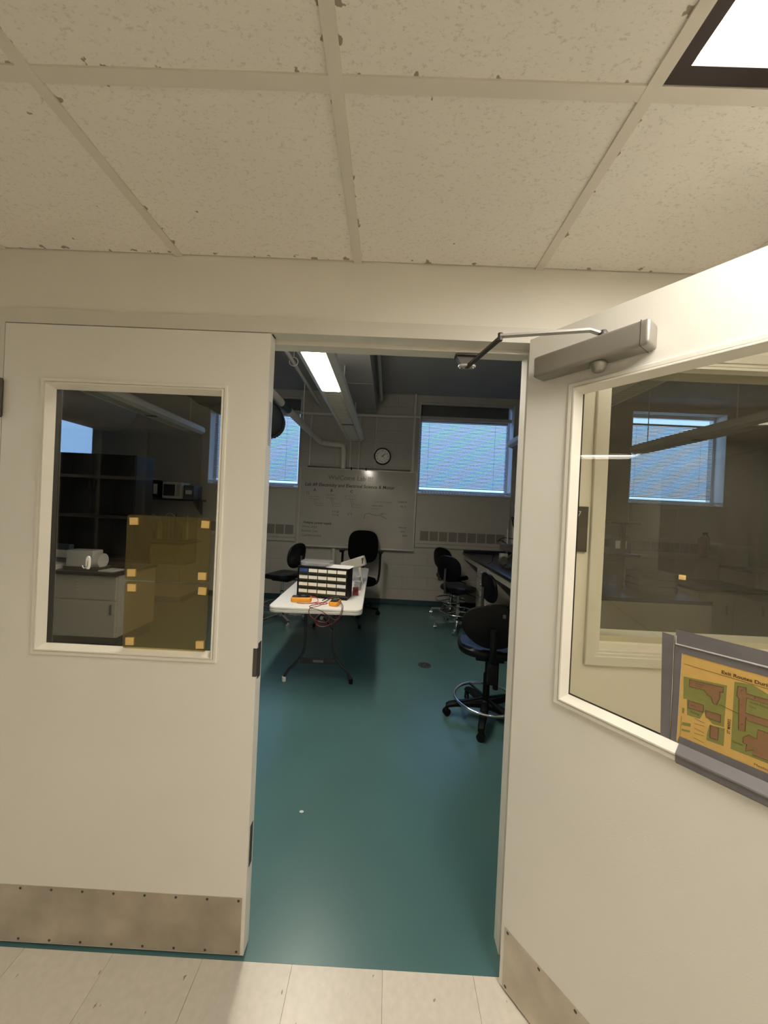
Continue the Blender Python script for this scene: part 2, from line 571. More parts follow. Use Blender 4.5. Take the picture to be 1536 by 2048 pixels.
# corridor troffers
for k, where in TROFF:
    x0, x1 = XB + k * TT + .015, XB + (k + 1) * TT - .015
    y1, y0 = YCB - .015, YCB - 2 * TT + .015
    cx, cy = (x0 + x1) / 2, (y0 + y1) / 2
    t = thing('ceiling_light', 'recessed fluorescent ceiling light with dark bronze edge ' + where, 'ceiling light', (cx, cy, HC), group='corridor ceiling lights')
    hw, hd = (x1 - x0) / 2, (y1 - y0) / 2
    fr = MB()
    for a in ((-hw, hw, hd - .028, hd), (-hw, hw, -hd, -hd + .028), (-hw, -hw + .028, -hd + .028, hd - .028), (hw - .028, hw, -hd + .028, hd - .028)):
        fr.box(*a, .002, .016)
    fr.obj('door_frame', BROWNF, t, smooth=False)
    hs = MB()
    hs.box(-hw, hw, -hd, hd, .10, .104).box(-hw, -hw + .004, -hd, hd, .016, .10).box(hw - .004, hw, -hd, hd, .016, .10)
    hs.box(-hw, hw, -hd, -hd + .004, .016, .10).box(-hw, hw, hd - .004, hd, .016, .10)
    hs.obj('housing', REFL, t, smooth=False)
    MB().prism([(-.05, .05), (.05, .05), (.02, .03), (-.02, .03)], 'y', -hd + .03, hd - .03).obj('ballast_cover', REFL, t, smooth=False)
    B(-hw + .006, hw - .006, -hd + .006, hd - .006, .055, .058).obj('lens', emit('corridor_lamp', (1.0, 0.945, 0.85), HALL_LAMP), t, smooth=False)

# ------------------------------------------------------------------ door frame
fr = thing('trim_1', 'grey cream steel frame around the double doors', 'door frame', kind='structure')
B(OX0 - .05, OX0, 0, .102, 0, OZ + .05).obj('jamb', FRAMEP, fr, smooth=False)
B(OX1, OX1 + .05, 0, .102, 0, OZ + .05).obj('jamb', FRAMEP, fr, smooth=False)
B(OX0, OX1, 0, .102, OZ, OZ + .05).obj('head', FRAMEP, fr, smooth=False)
B(OX0, OX0 + .016, .050, .102, 0, OZ - .016, .001).obj('stop', FRAMEP, fr, smooth=False)
B(OX1 - .016, OX1, .050, .102, 0, OZ - .016, .001).obj('stop', FRAMEP, fr, smooth=False)
B(OX0, OX1, .050, .102, OZ - .016, OZ, .001).obj('stop', FRAMEP, fr, smooth=False)

# ------------------------------------------------------------------ door leaves
LW, LH, LT_ = 0.9072, 2.1247, 0.045
KU, KZ0, KZ1 = 0.1355, 1.0032, 1.942
GB = 0.030
def ring_profile(x0, x1, z0, z1, prof, ysign, y0):
    """mitred frame swept round a rectangle; prof = [(inset, proud)]"""
    mb = MB()
    rings = []
    for ins, pr in prof:
        y = y0 + ysign * pr
        rings.append([(x0 + ins, y, z0 + ins), (x1 - ins, y, z0 + ins), (x1 - ins, y, z1 - ins), (x0 + ins, y, z1 - ins)])
    R = [[mb.bm.verts.new(Vector(p)) for p in r] for r in rings]
    for a, b in zip(R, R[1:]):
        for j in range(4):
            mb.bm.faces.new((a[j], a[(j + 1) % 4], b[(j + 1) % 4], b[j]))
    return mb

def leaf(name, label, sx, W, near):
    t = thing(name, label, 'door', kind='structure')
    hx0, hx1, hz0, hz1 = KU + .018, W - KU - .018, KZ0 + .018, KZ1 - .018
    p = MB()
    out = [(0, .008), (W, .008), (W, LH), (0, LH)]
    inn = [(hx0, hz0), (hx1, hz0), (hx1, hz1), (hx0, hz1)]
    def R(poly, y):
        return [p.bm.verts.new(Vector((sx * a, y, b))) for a, b in poly]
    o0, i0, o1, i1 = R(out, 0), R(inn, 0), R(out, LT_), R(inn, LT_)
    for j in range(4):
        k = (j + 1) % 4
        p.bm.faces.new((o0[j], o0[k], i0[k], i0[j]))
        p.bm.faces.new((o1[j], o1[k], i1[k], i1[j]))
        p.bm.faces.new((o0[j], o0[k], o1[k], o1[j]))
        p.bm.faces.new((i0[j], i0[k], i1[k], i1[j]))
    p.obj('door_slab', DOORP, t, smooth=False)
    prof0 = [(0, 0), (0, .0055), (.0015, .007), (.0105, .007), (.0120, .0055), (.0122, .003), (.0135, .003), (.0137, .0085), (.0155, .0095), (.0185, .009)]
    for ys, y0 in ((-1, 0.0), (1, LT_)):
        gb = GB if ys == near else .0195
        prof = prof0 + ([(gb, -.0165), (gb + .001, -.0185)] if ys == near else [(.0188, .0085)])
        k = ring_profile(KU, W - KU, KZ0, KZ1, prof, ys, y0)
        for v in k.bm.verts:
            v.co.x *= sx
        k.obj('window_frame', KITP, t, smooth=True, ang=20)
        if ys != near:
            k = ring_profile(KU, W - KU, KZ0, KZ1, [(.0188, .0084), (.0195, .006), (.0200, -.0185)], ys, y0)
            for v in k.bm.verts:
                v.co.x *= sx
            k.obj('shaded_bead', BLACKP, t, smooth=False)  # black ring stands in for shade on the painted bead behind the glass
    g = MB().box(sx * (KU + .0205), sx * (W - KU - .0205), LT_ / 2 - .003, LT_ / 2 + .003, KZ0 + .0205, KZ1 - .0205)
    g.obj('glass_pane', PANE, t, smooth=False)
    for ys, y0 in ((-1, 0.0), (1, LT_)):
        kp = MB().box(sx * .012, sx * (W - .012), y0, y0 + ys * .0016, .012, .2058).obj('kick_plate', STEEL, t, smooth=False)
        for zz in (.022, .196):
            for q in range(9):
                xx = sx * (.024 + q * (W - .048) / 8)
                MB().lathe([(.0045, 0), (.0045, .0006), (.002, .0014)], 10, Matrix.Translation((xx, y0 + ys * .0016, zz)) @ Matrix.Rotation(-ys * PI / 2, 4, 'X')).obj('screw', DARKSTEEL, kp)
    for zz in (.24, 1.06, 1.868):
        h = MB()
        h.cyl((sx * -.002, -.006, zz - .06), (sx * -.002, -.006, zz + .06), .0065, 12)
        h.cyl((sx * -.002, -.006, zz + .06), (sx * -.002, -.006, zz + .066), .0045, 10).cyl((sx * -.002, -.006, zz - .066), (sx * -.002, -.006, zz - .06), .0045, 10)
        h.obj('hinge', DARKSTEEL, t)
    return t
d1 = leaf('door_1', 'closed cream door leaf with dark window and olive sheets on the glass', 1, LW, -1)
d1.location = (OX0 + .003, 0, 0)
W2 = 0.8935
d2 = leaf('door_2', 'open cream door leaf with a map taped to its window', -1, W2, 1)
AL = 0.6428
HX = 0.4742
d2.location = (HX, 0, 0)
d2.rotation_euler = (0, 0, PI / 2 + AL)
bpy.context.view_layer.update()
D2 = d2.matrix_world.copy()
def on_leaf(u, t, z):
    """point on the open leaf: u from the hinge, t through the thickness (0 corridor face), z up"""
    return D2 @ Vector((-u, t, z))
# edge hardware of the closed leaf
xe = LW
B(xe, xe + .0015, .010, .036, .950, 1.072).obj('strike_plate', DARKSTEEL, d1, smooth=False)
B(xe - .012, xe + .0012, -.0012, .012, .962, 1.058).obj('strike_lip', DARKSTEEL, d1, smooth=False)
B(xe, xe + .0015, .012, .034, .300, .440).obj('flush_bolt', DARKSTEEL, d1, smooth=False)
B(xe, xe + .0015, .012, .034, 1.75, 1.90).obj('flush_bolt', ALU, d1, smooth=False)
B(xe - .022, xe + .004, .012, .036, LH, LH + .0028).obj('bolt_head', DARKSTEEL, d1, smooth=False)

# glazed display case across the corridor, mirrored darkly in the door glass
t = thing('display_case', 'dark glazed display case on the wall across the corridor', 'display case', (-2.72, CY, .95))
DCX = mat('dark_case_wood', (.030, .026, .022), .5, var=.1)
B(-.86, .86, 0, .03, 0, 1.25).obj('back_panel', DCX, t, smooth=False)
for x in (-.86, -.43, 0, .43, .83):
    B(x, x + .03, .03, .20, 0, 1.25, .002).obj('upright', mat('case_edge', (.16, .14, .12), .5), t, smooth=False)
for z in (0, .40, .77, 1.22):
    B(-.86, .86, .03, .19, z, z + .03, .002).obj('shelf_board', mat('case_edge', (.16, .14, .12), .5), t, smooth=False)

# ------------------------------------------------------------------ borrowed light beside the door
wl = thing('window_1', 'interior window in the corridor wall seen through the open door glass', 'window', kind='structure')
profL = [(0, 0), (0, .010), (.002, .012), (.030, .012), (.032, .006), (.040, .006), (.042, .003), (.050, .003), (.052, -.012), (.056, -.022)]
ring_profile(LT0 - .055, LT1 + .055, LTZ0 - .092, LTZ1 + .055, [(a * (1.0 if a < .03 else 1.0), b) for a, b in profL], -1, YW0).obj('window_frame', FRAMEP, wl, ang=20)
B(LT0 - .02, LT1 + .02, .03, .10, LTZ0 - .040, LTZ0).obj('sill', FRAMEP, wl, smooth=False)
B(LT0 - .02, LT0, .03, .10, LTZ0, LTZ1).obj('mullion', FRAMEP, wl, smooth=False)
B(LT1, LT1 + .02, .03, .10, LTZ0, LTZ1).obj('mullion', FRAMEP, wl, smooth=False)
B(LT0 - .02, LT1 + .02, .03, .10, LTZ1, LTZ1 + .02).obj('mullion', FRAMEP, wl, smooth=False)
B(LT0 - .02, LT1 + .02, .026, .030, LTZ0 - .04, LTZ1 + .02).obj('glass_pane', PANE, wl, smooth=False)

# ------------------------------------------------------------------ lab walls and ceiling
WINS = [(-6.50, -4.97), (-3.02, -1.51), (0.46, 2.01), (3.93, 5.47)]
WZ0, WZ1 = 1.862, 3.36
w = MB()
YB0 = YB + .006
xs = [LX0]
for a, b in WINS:
    w.box(xs[-1], a, YB0, YB + .32, 0, LC + .1)
    w.box(a, b, YB0, YB + .32, 0, WZ0)
    w.box(a, b, YB0, YB + .32, WZ1, LC + .1)
    xs.append(b)
w.box(xs[-1], LX1, YB0, YB + .32, 0, LC + .1)
wb = struct(w.obj('wall_back', LABW, smooth=False), 'grey cream block wall at the far side of the lab', 'wall')
struct(B(LX0 - .1, LX0, YW1, YB + .3, 0, LC).obj('wall_left', LABW, smooth=False), 'far left wall of the lab', 'wall')
struct(B(LX1, LX1 + .1, YW1, YB + .3, 0, LC).obj('wall_right', LABW, smooth=False), 'far right wall of the lab', 'wall')
struct(B(LX0 - .1, LX1 + .1, YW0, YB + .35, LC, LC + .1).obj('ceiling_lab', LABC, smooth=False), 'high painted concrete ceiling of the dim lab', 'ceiling')
# concrete blocks laid up on the back wall, wherever a window or its panel leaves it bare
BW, BH = 0.4, 0.2
bme = MB().box(.003, BW - .003, 0, .008, .003, BH - .003, .0015, 1).mesh('block', False)
hme = MB().box(.003, BW / 2 - .003, 0, .008, .003, BH - .003, .0015, 1).mesh('half_block', False)
nb = 0
for r in range(17):
    z = .06 + r * BH
    x = -1.51
    def free(xa, xb):
        for a, b in WINS:
            if xb > a + .001 and xa < b - .001 and z + BH > .965:
                return False
        return True
    cells = []
    off = 0 if r % 2 else BW / 2
    x = -2.51 - off
    while x < 3.6:
        cells.append((x, x + BW))
        x += BW
    for xa, xb in cells:
        if free(xa, xb):
            me, xx = bme, xa
        elif free(xa, xa + BW / 2):
            me, xx = hme, xa
        elif free(xa + BW / 2, xb):
            me, xx = hme, xa + BW / 2
        else:
            continue
        if z + BH > LC:
            continue
        o = link('block', me, LABW, wb)
        o.location = (xx, YB, z)
        nb += 1
bb = MB().prism([(YB - .003, 0), (YB - .003, .085), (YB - .012, .085), (YB - .016, .02), (YB - .045, .0005)], 'x', LX0, LX1)
struct(bb.obj('baseboard_back', TEALB), 'dark teal cove base along the lab back wall', 'baseboard')

# ------------------------------------------------------------------ lab windows, blinds, radiator panels
names = ['far left window behind the black cabinet', 'window left of the whiteboard', 'window right of the whiteboard', 'window seen through the open door glass']
slat_me = {}
for n, (a, b) in enumerate(WINS):
    wn = thing('window_%d' % (n + 2), 'daylit lab ' + names[n], 'window', kind='structure')
    Yg = YB + .22
    fr = MB()
    fr.box(a, b, Yg - .03, Yg + .03, WZ0 + .045, WZ0 + .07).box(a, b, Yg - .03, Yg + .03, WZ1 - .05, WZ1)
    fr.box(a, a + .05, Yg - .03, Yg + .03, WZ0 + .07, WZ1 - .05).box(b - .05, b, Yg - .03, Yg + .03, WZ0 + .07, WZ1 - .05)
    fr.obj('window_frame', WINF, wn, smooth=False)
    B(a + .05, b - .05, Yg - .004, Yg + .004, WZ0 + .07, WZ1 - .05).obj('glass_pane', OUTPANE, wn, smooth=False)
    MB().prism([(YB, WZ0 - .01), (YB, WZ0 + .002), (Yg + .03, WZ0 + .052), (Yg + .03, WZ0 - .01)], 'x', a + .001, b - .001).obj('sill', WINF, wn, smooth=False)
    # grille slots on the sloping sill
    k = 28
    sl = math.atan2(.050, Yg + .03 - YB)
    for i in range(k):
        x = a + .08 + i * (b - a - .16) / k
        g = MB().box(0, (b - a - .16) / k * .72, 0, .095, 0, .003)
        o = g.obj('grille_slot', GRILLE, wn, smooth=False)
        o.location = (x, YB + .02, WZ0 + .0075)
        o.rotation_euler = (sl, 0, 0)
    B(a + .001, a + .01, YB, Yg, WZ0 + .06, WZ1).obj('reveal', WINF, wn, smooth=False)
    B(b - .01, b - .001, YB, Yg, WZ0 + .06, WZ1).obj('reveal', WINF, wn, smooth=False)
    # transom rail and dark transom panel above the blind
    if n in (1, 2):
        B(a + .01, b - .01, YB + .10, YB + .16, 3.105, 3.155).obj('transom_rail', METALP, wn, smooth=False)
        B(a + .012, b - .05, YB + .145, YB + .16, 3.155, WZ1).obj('transom_panel', mat('transom_dark', (.11, .11, .115), .6), wn, smooth=False)
        B(a + .01, b - .01, YB + .03, YB + .07, WZ1 - .03, WZ1 - .001).obj('shade_track', METALP, wn, smooth=False)
    yb = YB + .155
    top = 3.10 if n in (1, 2) else 3.20
    if n == 0:
        sh = thing('roller_blind', 'glowing white shade in the far left lab window', 'shade', ((a + b) / 2, yb, WZ0 + .08))
        B(-(b - a) / 2 + .02, (b - a) / 2 - .02, 0, .002, .03, 1.38).obj('fabric', SHADE, sh, smooth=False)
        MB().cyl((-(b - a) / 2 + .02, .01, 1.40), ((b - a) / 2 - .02, .01, 1.40), .025, 14).obj('roller', WHITEP, sh)
        B(-(b - a) / 2 + .02, (b - a) / 2 - .02, -.006, .008, .005, .03).obj('bottom_bar', WHITEP, sh, smooth=False)
        continue
    wdt = b - a - (.07 if n != 3 else .10)
    zb = WZ0 + .105
    bl = thing('window_blind', 'slatted venetian blind in the ' + names[n], 'blind', (a + .012 + wdt / 2, yb, zb), group='venetian blinds of the lab')
    hh = top - zb
    B(-wdt / 2, wdt / 2, -.018, .018, hh - .03, hh).obj('head_rail', METALP, bl, smooth=False)
    B(-wdt / 2, wdt / 2, -.012, .012, .0, .016, .003).obj('bottom_rail', METALP, bl, smooth=False)
    pitch = 0.0235
    ns = int((hh - .05) / pitch)
    me = MB().prism([(-.0125, .0), (-.006, .0016), (0, .0022), (.006, .0016), (.0125, 0), (.0125, -.0006), (0, .0014), (-.0125, -.0006)], 'x', -wdt / 2, wdt / 2).mesh('slat', True, 60)
    for i in range(ns):
        o = link('slat', me, SLATM, bl)
        o.location = (0, 0, .022 + (i + .5) * pitch)
        o.rotation_euler = (math.radians(43), 0, 0)
    for fx in (-.39, .36):
        MB().tube([(fx * wdt, -.015, .01), (fx * wdt, -.015, hh - .02)], .0022, 6).obj('ladder_cord', WHITEP, bl)

for n in (1, 2, 3):
    a, b = WINS[n]
    Y = YB - .02
    p = thing('radiator_cover', ['', 'convector cover panel under the window left of the whiteboard', 'convector cover panel under the window right of the whiteboard', 'convector cover panel under the window seen through the open door glass'][n], 'radiator cover', ((a + b) / 2, YB, .965), group='convector covers under the lab windows')
    hw = (b - a) / 2
    B(-hw + .005, hw - .005, -.018, 0, 0.062, .865, .003).obj('panel', METALP, p, smooth=False)
    B(-hw + .001, hw - .001, -.030, 0, 0, .058, .004).obj('base_rail', METALP, p, smooth=False)
    B(-hw + .005, hw - .005, -.024, 0, .868, .892, .003).obj('top_rail', METALP, p, smooth=False)
    k = 9
    pw = 0.156
    for i in range(k):
        x = -hw + .085 + i * pw
        o = B(0, pw - .018, -.020, -.0175, .112, .268).obj('grille', GRILLE, p, smooth=False)
        o.location.x = x

# ------------------------------------------------------------------ lab ceiling services
def lamp_row(x, lit, label):
    t = thing('linear_light', label, 'ceiling light', (x, .75, 2.58), group='linear lab lights')
    L3 = [(-.58, -.03), (.01, 1.19), (1.23, 2.36), (2.40, 3.38)]
    hb = [(-.130, .030), (-.135, .06), (-.125, .10), (-.09, .125), (.09, .125), (.125, .10), (.135, .06), (.130, .030), (.085, .0), (.072, .012), (-.072, .012), (-.085, .0)]
    MB().prism(hb, 'y', -.60, 3.38).obj('housing', FIXT, t, ang=25)
    for i, (ya, yb) in enumerate(L3):
        on = lit and i < 2
        ln = B(-.068, .068, ya + .02, yb - .02, .004, .010).obj('lens', emit('lab_lamp', (1.0, 0.93, 0.80), LAB_LAMP) if on else mat('unlit_lens', (.55, .52, .46), .5), t, smooth=False)
        if on:
            B(-.08, .08, ya + .03, yb - .03, .1255, .129).obj('uplight_lens', emit('lab_uplight', (1.0, 0.93, 0.80), LAB_LAMP * .35), t, smooth=False)
        if not on:
            for q in range(int((yb - ya) / .05)):
                o = link('louvre_blade', LOUV, FIXT, ln)
                o.location = (0, ya + .03 + q * .05, 0)
        B(-.07, .07, yb - .02, yb + .02, .001, .010).obj('joiner', DARKSTEEL if i == 2 else METALP, t, smooth=False)
    for y in (.5, 1.9, 3.2):
        MB().cyl((0, y, .12), (0, y, (3.123 if lit else LC) - 2.58), .006, 8).obj('hanger_rod', PIPEP, t)
    return t
LOUV = MB().box(-.066, .066, 0, .003, .001, .006).mesh('louvre_blade', False)
lamp_row(-0.55, True, 'lit linear ceiling light hanging over the folding table')
lamp_row(-3.00, False, 'unlit linear ceiling light seen through the closed door glass')
lamp_row(1.90, False, 'unlit linear ceiling light hanging over the peninsula bench')
lamp_row(3.75, False, 'unlit linear ceiling light furthest to the right')

t = thing('air_duct', 'boxed grey duct running along the lab ceiling beside the lit light', 'duct', (-.43, 2.3, 3.13))
B(-.17, .17, -2.1, 2.23, 0, .34).obj('casing', LABC, t, smooth=False)
for y in (-1.5, -.3, .9, 2.0):
    MB().box(-.176, .176, y, y + .025, -.006, .34).obj('flange', LABC, t, smooth=False)
def pipe(name, pts, r, label, cat='pipe', m=PIPEP, smooth=2):
    p0 = Vector(pts[0])
    t = thing(name, label, cat, p0)
    MB().tube([Vector(p) - p0 for p in pts], r, 12, smooth=smooth).obj('pipe_run', m, t)
    return t
p = pipe('steam_pipe', [(-1.15, .6, 2.60), (-1.15, 4.30, 2.60), (-1.15, 4.47, 2.60), (-.98, 4.47, 2.575), (-.80, 4.47, 2.575), (-.765, 4.47, 2.54), (-.765, 4.47, 2.2)], .042, 'thick painted pipe with a green band turning down behind the whiteboard')
MB().tube([(0, 1.78, 0), (0, 2.02, 0)], .046, 14).obj('green_band', GREENB, p)
for y in (.8, 2.7):
    MB().tube([(0, y, .045), (0, y, 3.14 - 2.60)], .006, 8).obj('hanger', PIPEP, p)
p = pipe('conduit', [(-1.16, .4, 3.20), (-1.16, 4.50, 3.18)], .022, 'slim conduit hung from rings above the folding table')
for y in (1.0, 2.4):
    MB().tube([(.05 * math.cos(q * PI / 6), y, .05 * math.sin(q * PI / 6) + .0) for q in range(12)], .005, 6, closed=True).cyl((0, y, .05), (0, y, LC - 3.20), .004, 6).obj('ring_hanger', PIPEP, p)
pipe('wall_conduit', [(-1.50, YB - .03, 3.08), (.455, YB - .03, 3.10)], .022, 'horizontal conduit high across the back wall')
for x, z0, z1, r, lb in [(-1.33, 2.2, 3.08, .013, 'thin vertical conduit near the left lab window'), (-.52, 2.2, 3.1, .016, 'vertical conduit just left of the wall clock'), (-.66, 2.2, 3.06, .010, 'thinnest vertical conduit beside the bent pipe'), (-.25, 2.2, 3.1, .014, 'vertical conduit closest to the wall clock'), (.37, 2.2, LC, .022, 'vertical conduit beside the right lab window'), (-.86, .1, .885, .03, 'vertical pipe below the whiteboard')]:
    pipe('vertical_conduit', [(x, YB - .022 if r < .03 else YB - .035, z0), (x, YB - .022 if r < .03 else YB - .035, z1)], r, lb)
p = pipe('sprinkler_pipe', [(-.19, .4, 3.36), (-.19, 4.35, 3.36), (-.19, 4.40, 3.34), (-.19, 4.40, 3.30)], .024, 'pipe running along the ceiling right of the boxed duct')
for y in (.6, 2.2, 3.6):
    MB().cyl((0, y, .02), (0, y, LC - 3.36), .005, 8).obj('hanger', PIPEP, p)
# dark drum hung under the thick pipe
t = thing('exhaust_drum', 'black drum shaped fan hanging below the thick pipe', 'fan', (-1.28, 1.55, 2.40))
M = Matrix.Rotation(PI / 2, 4, 'X')
MB().lathe([(.10, -.95), (.165, -.90), (.18, -.80), (.18, -.1), (.18, .45), (.16, .50)], 32, M).obj('drum', DUCTB, t)
for y in (-.3, .3, .75):
    MB().tube([(.182 * math.cos(q * PI / 16), y, .182 * math.sin(q * PI / 16)) for q in range(32)], .006, 6, closed=True).obj('band', BLACKP, t)
for y in (-.2, .6):
    MB().cyl((0, y, .17), (0, y, LC - 2.40), .008, 8).obj('hanger', PIPEP, t)
t = thing('round_duct', 'large grey round duct hanging at the left of the lab', 'duct', (-3.75, 1.0, 2.75))
MB().lathe([(.26, -2.5), (.33, -2.44), (.34, -2.3), (.34, .7), (.33, .75)], 36, M).obj('duct_shell', DUCTG, t)
for y in (.4, 1.5):
    MB().cyl((0, y, .33), (0, y, LC - 2.75), .01, 8).obj('hanger', PIPEP, t)

# ------------------------------------------------------------------ whiteboard, clock
WBX0, WBX1, WBZ0, WBZ1 = -1.475, .452, .90, 2.20
t = thing('whiteboard', 'wall whiteboard covered in faint marker notes and diagrams', 'whiteboard', ((WBX0 + WBX1) / 2, YB - .013, WBZ0))
t.rotation_euler = (-.009, 0, 0)
hw, hh = (WBX1 - WBX0) / 2, WBZ1 - WBZ0
B(-hw + .012, hw - .012, -.018, 0, .012, hh - .012).obj('writing_surface', BOARD, t, smooth=False)
for a in ((-hw, hw, hh - .016, hh), (-hw, hw, 0, .016)):
    B(a[0], a[1], -.025, 0, a[2], a[3], .002).obj('frame_rail', ALU, t, smooth=False)
for a in ((-hw, -hw + .016), (hw - .016, hw)):
    B(a[0], a[1], -.025, 0, .016, hh - .016, .002).obj('frame_rail', ALU, t, smooth=False)
B(-hw + .12, hw - .12, -.036, -.024, hh - .004, hh + .022).obj('map_rail', DARKSTEEL, t, smooth=False)
for x in (-.13, .11):
    B(x, x + .02, -.04, -.024, hh - .02, hh + .026).obj('map_clip', BLACKP, t, smooth=False)
MB().prism([(-.085, 0), (-.085, .012), (-.080, .012), (-.078, .005), (-.025, .005), (-.025, 0)], 'x', -hw + .03, hw - .03).obj('tray', ALU, t, smooth=False)
def board(px, py):   # board position from fractions of width and height (left-top origin)
    return (-hw + px * 2 * hw, -.0186, hh * (1 - py))
def wr(s, size, px, py, m=INK, shear=.1):
    text_obj(s, size, board(px, py), m, t, name='lettering', shear=shear, bold=.0012)
wr('WelCome Lab !!!', .105, .24, .145, FAINT)
wr('Lab #9 Electricity and Electrical Science & Motor', .0745, .045, .235, INK)
wr('A', .06, .12, .30); wr('B', .06, .265, .30); wr('C', .06, .435, .30); wr('1)', .07, .055, .345, FAINT)
wr('Voltage, power supply', .052, .045, .715); wr('Ohms, amps', .05, .035, .765, FAINT); wr('Resistor, box', .05, .03, .82, FAINT); wr('Current (amps)', .05, .04, .875, FAINT)
wr('Science', .05, .845, .40, FAINT); wr('N, S', .05, .87, .46, FAINT); wr('F = qE', .042, .29, .56, FAINT); wr('V = IR', .042, .29, .605, FAINT); wr('x  k', .05, .42, .58, FAINT)
wr('motor wind', .035, .63, .46, FAINT); wr('coil', .035, .70, .56, FAINT); wr('turns', .035, .88, .77, FAINT); wr('gauss', .035, .90, .82, FAINT); wr('ohms law', .035, .86, .72, FAINT)
def stroke(pts, m=FAINT, r=.0028):
    q = [Vector(board(*p)) for p in pts]
    MB().tube(q, r, 5).obj('marker_stroke', m, t)
for dx, dy, sx_, sy_ in ((.09, .375, 1, 1), (.235, .345, 1.05, 1.3), (.395, .345, 1.2, 1.35)):
    stroke([(dx, dy), (dx + .08 * sx_, dy - .005), (dx + .08 * sx_, dy + .028 * sy_), (dx, dy + .025 * sy_), (dx, dy)])
    stroke([(dx + .035 * sx_, dy + .027 * sy_), (dx + .055 * sx_, dy + .105 * sy_), (dx + .115 * sx_, dy + .105 * sy_), (dx + .115 * sx_, dy + .08 * sy_), (dx + .065 * sx_, dy + .08 * sy_), (dx + .05 * sx_, dy + .027 * sy_)])
stroke([(.565, .62), (.57, .57), (.60, .55), (.66, .575), (.70, .57), (.76, .615)], INK)
stroke([(.61, .49), (.69, .488)]); stroke([(.64, .40), (.80, .405)]); stroke([(.71, .545), (.76, .55)])

t = thing('wall_clock', 'round wall clock with black rim above the whiteboard', 'clock', (-.132, YB, 2.43))
M = Matrix.Rotation(PI / 2, 4, 'X')
MB().lathe([(.118, .0), (.140, .0), (.140, .03), (.134, .040), (.122, .040), (.118, .030)], 40, M).obj('rim', BLACKP, t)
MB().lathe([(.119, .0), (.119, .032)], 40, M).obj('face', CLOCKF, t)
for h in range(1, 13):
    a = PI / 2 - h * PI / 6
    text_obj(str(h), .036, (.092 * math.cos(a), -.0326, .092 * math.sin(a) - .013), BLACKP, t, name='numeral', align='CENTER')
for ang, ln, wd, nm in ((55, .055, .005, 'hour_hand'), (36, .085, .0035, 'minute_hand'), (-40, .06, .0015, 'second_hand')):
    a = math.radians(ang)
    d = Vector((math.cos(a), 0, math.sin(a)))
    q = Vector((-d.z, 0, d.x)) * wd
    o = Vector((0, -.034, 0))
    MB().rings([[o - q - d * .015, o + q - d * .015, o + q * .5 + d * ln, o - q * .5 + d * ln], [p + Vector((0, -.0015, 0)) for p in (o - q - d * .015, o + q - d * .015, o + q * .5 + d * ln, o - q * .5 + d * ln)]]).obj(nm, BLACKP, t, smooth=False)

# ------------------------------------------------------------------ door closer
t = thing('door_closer', 'grey hydraulic door closer with folding arm on the open door', 'door closer', D2.translation, PI / 2 + AL)
c = MB().box(-.345, -.050, LT_, LT_ + .058, 1.972, 2.034, .009, 3)
c.obj('body', CLOSERG, t)
B(-.345 + .018, -.345 + .019, LT_ + .0005, LT_ + .0586, 1.9715, 2.0345, 0).obj('seam', DARKSTEEL, t, smooth=False)
MB().lathe([(.017, 0), (.020, -.004), (.020, -.010), (.014, -.024), (.011, -.026)], 18, Matrix.Translation((-.225, LT_ + .03, 1.972))).obj('valve_cap', CLOSERG, t)
Di = t.matrix_basis.inverted() if False else (Matrix.Translation(D2.translation) @ Matrix.Rotation(PI / 2 + AL, 4, 'Z')).inverted()
pv = Vector((-.232, LT_ + .030, 2.034))
MB().lathe([(.012, 0), (.012, .012), (.008, .020)], 14, Matrix.Translation(pv)).obj('spindle', DARKSTEEL, t)
elb = Di @ Vector((.304, -.148, 2.071))
shoe = Di @ Vector((.258, .086, 2.074))
def bar(p, q, w_, h_, mb=None):
    mb = mb or MB()
    p, q = Vector(p), Vector(q)
    d = (q - p).normalized()
    s_ = d.cross(Vector((0, 0, 1))).normalized() * w_ / 2
    u_ = s_.cross(d).normalized() * h_ / 2
    return mb.rings([[p - s_ - u_, p + s_ - u_, p + s_ + u_, p - s_ + u_], [q - s_ - u_, q + s_ - u_, q + s_ + u_, q - s_ + u_]])
a1 = pv + Vector((0, 0, .010))
up1 = a1 + (elb - a1) * .12 + Vector((0, 0, .012))
ar = bar(a1, up1, .016, .005)
bar(up1, elb, .016, .006, ar)
ar.obj('main_arm', ALU, t, smooth=False)
bar(elb + Vector((0, 0, -.007)), shoe, .014, .008).obj('forearm', DARKSTEEL, t, smooth=False)
MB().cyl(elb + Vector((0, 0, -.014)), elb + Vector((0, 0, .008)), .007, 12).obj('elbow_pin', DARKSTEEL, t)
sh = Vector((.258, .078, 2.112))
br = thing('closer_bracket', 'dark steel bracket of the door closer under the door head', 'bracket', sh)
MB().box(-.045, .045, -.022, .022, -.006, 0, .002).obj('plate', DARKSTEEL, br)
MB().prism([(-.040, -.006), (.036, -.006), (.022, -.034), (-.022, -.034)], 'y', -.010, .014).obj('web', DARKSTEEL, br, smooth=False)
MB().pad(.062, .034, [(.002, -.042), (0, -.040), (0, -.036), (.002, -.034)]).obj('shoe', ALU, br)
for x in (-.02, .02):
    MB().lathe([(.006, -.042), (.006, -.045), (.003, -.046)], 10, Matrix.Translation((x, 0, 0))).obj('screw', CHROME, br)

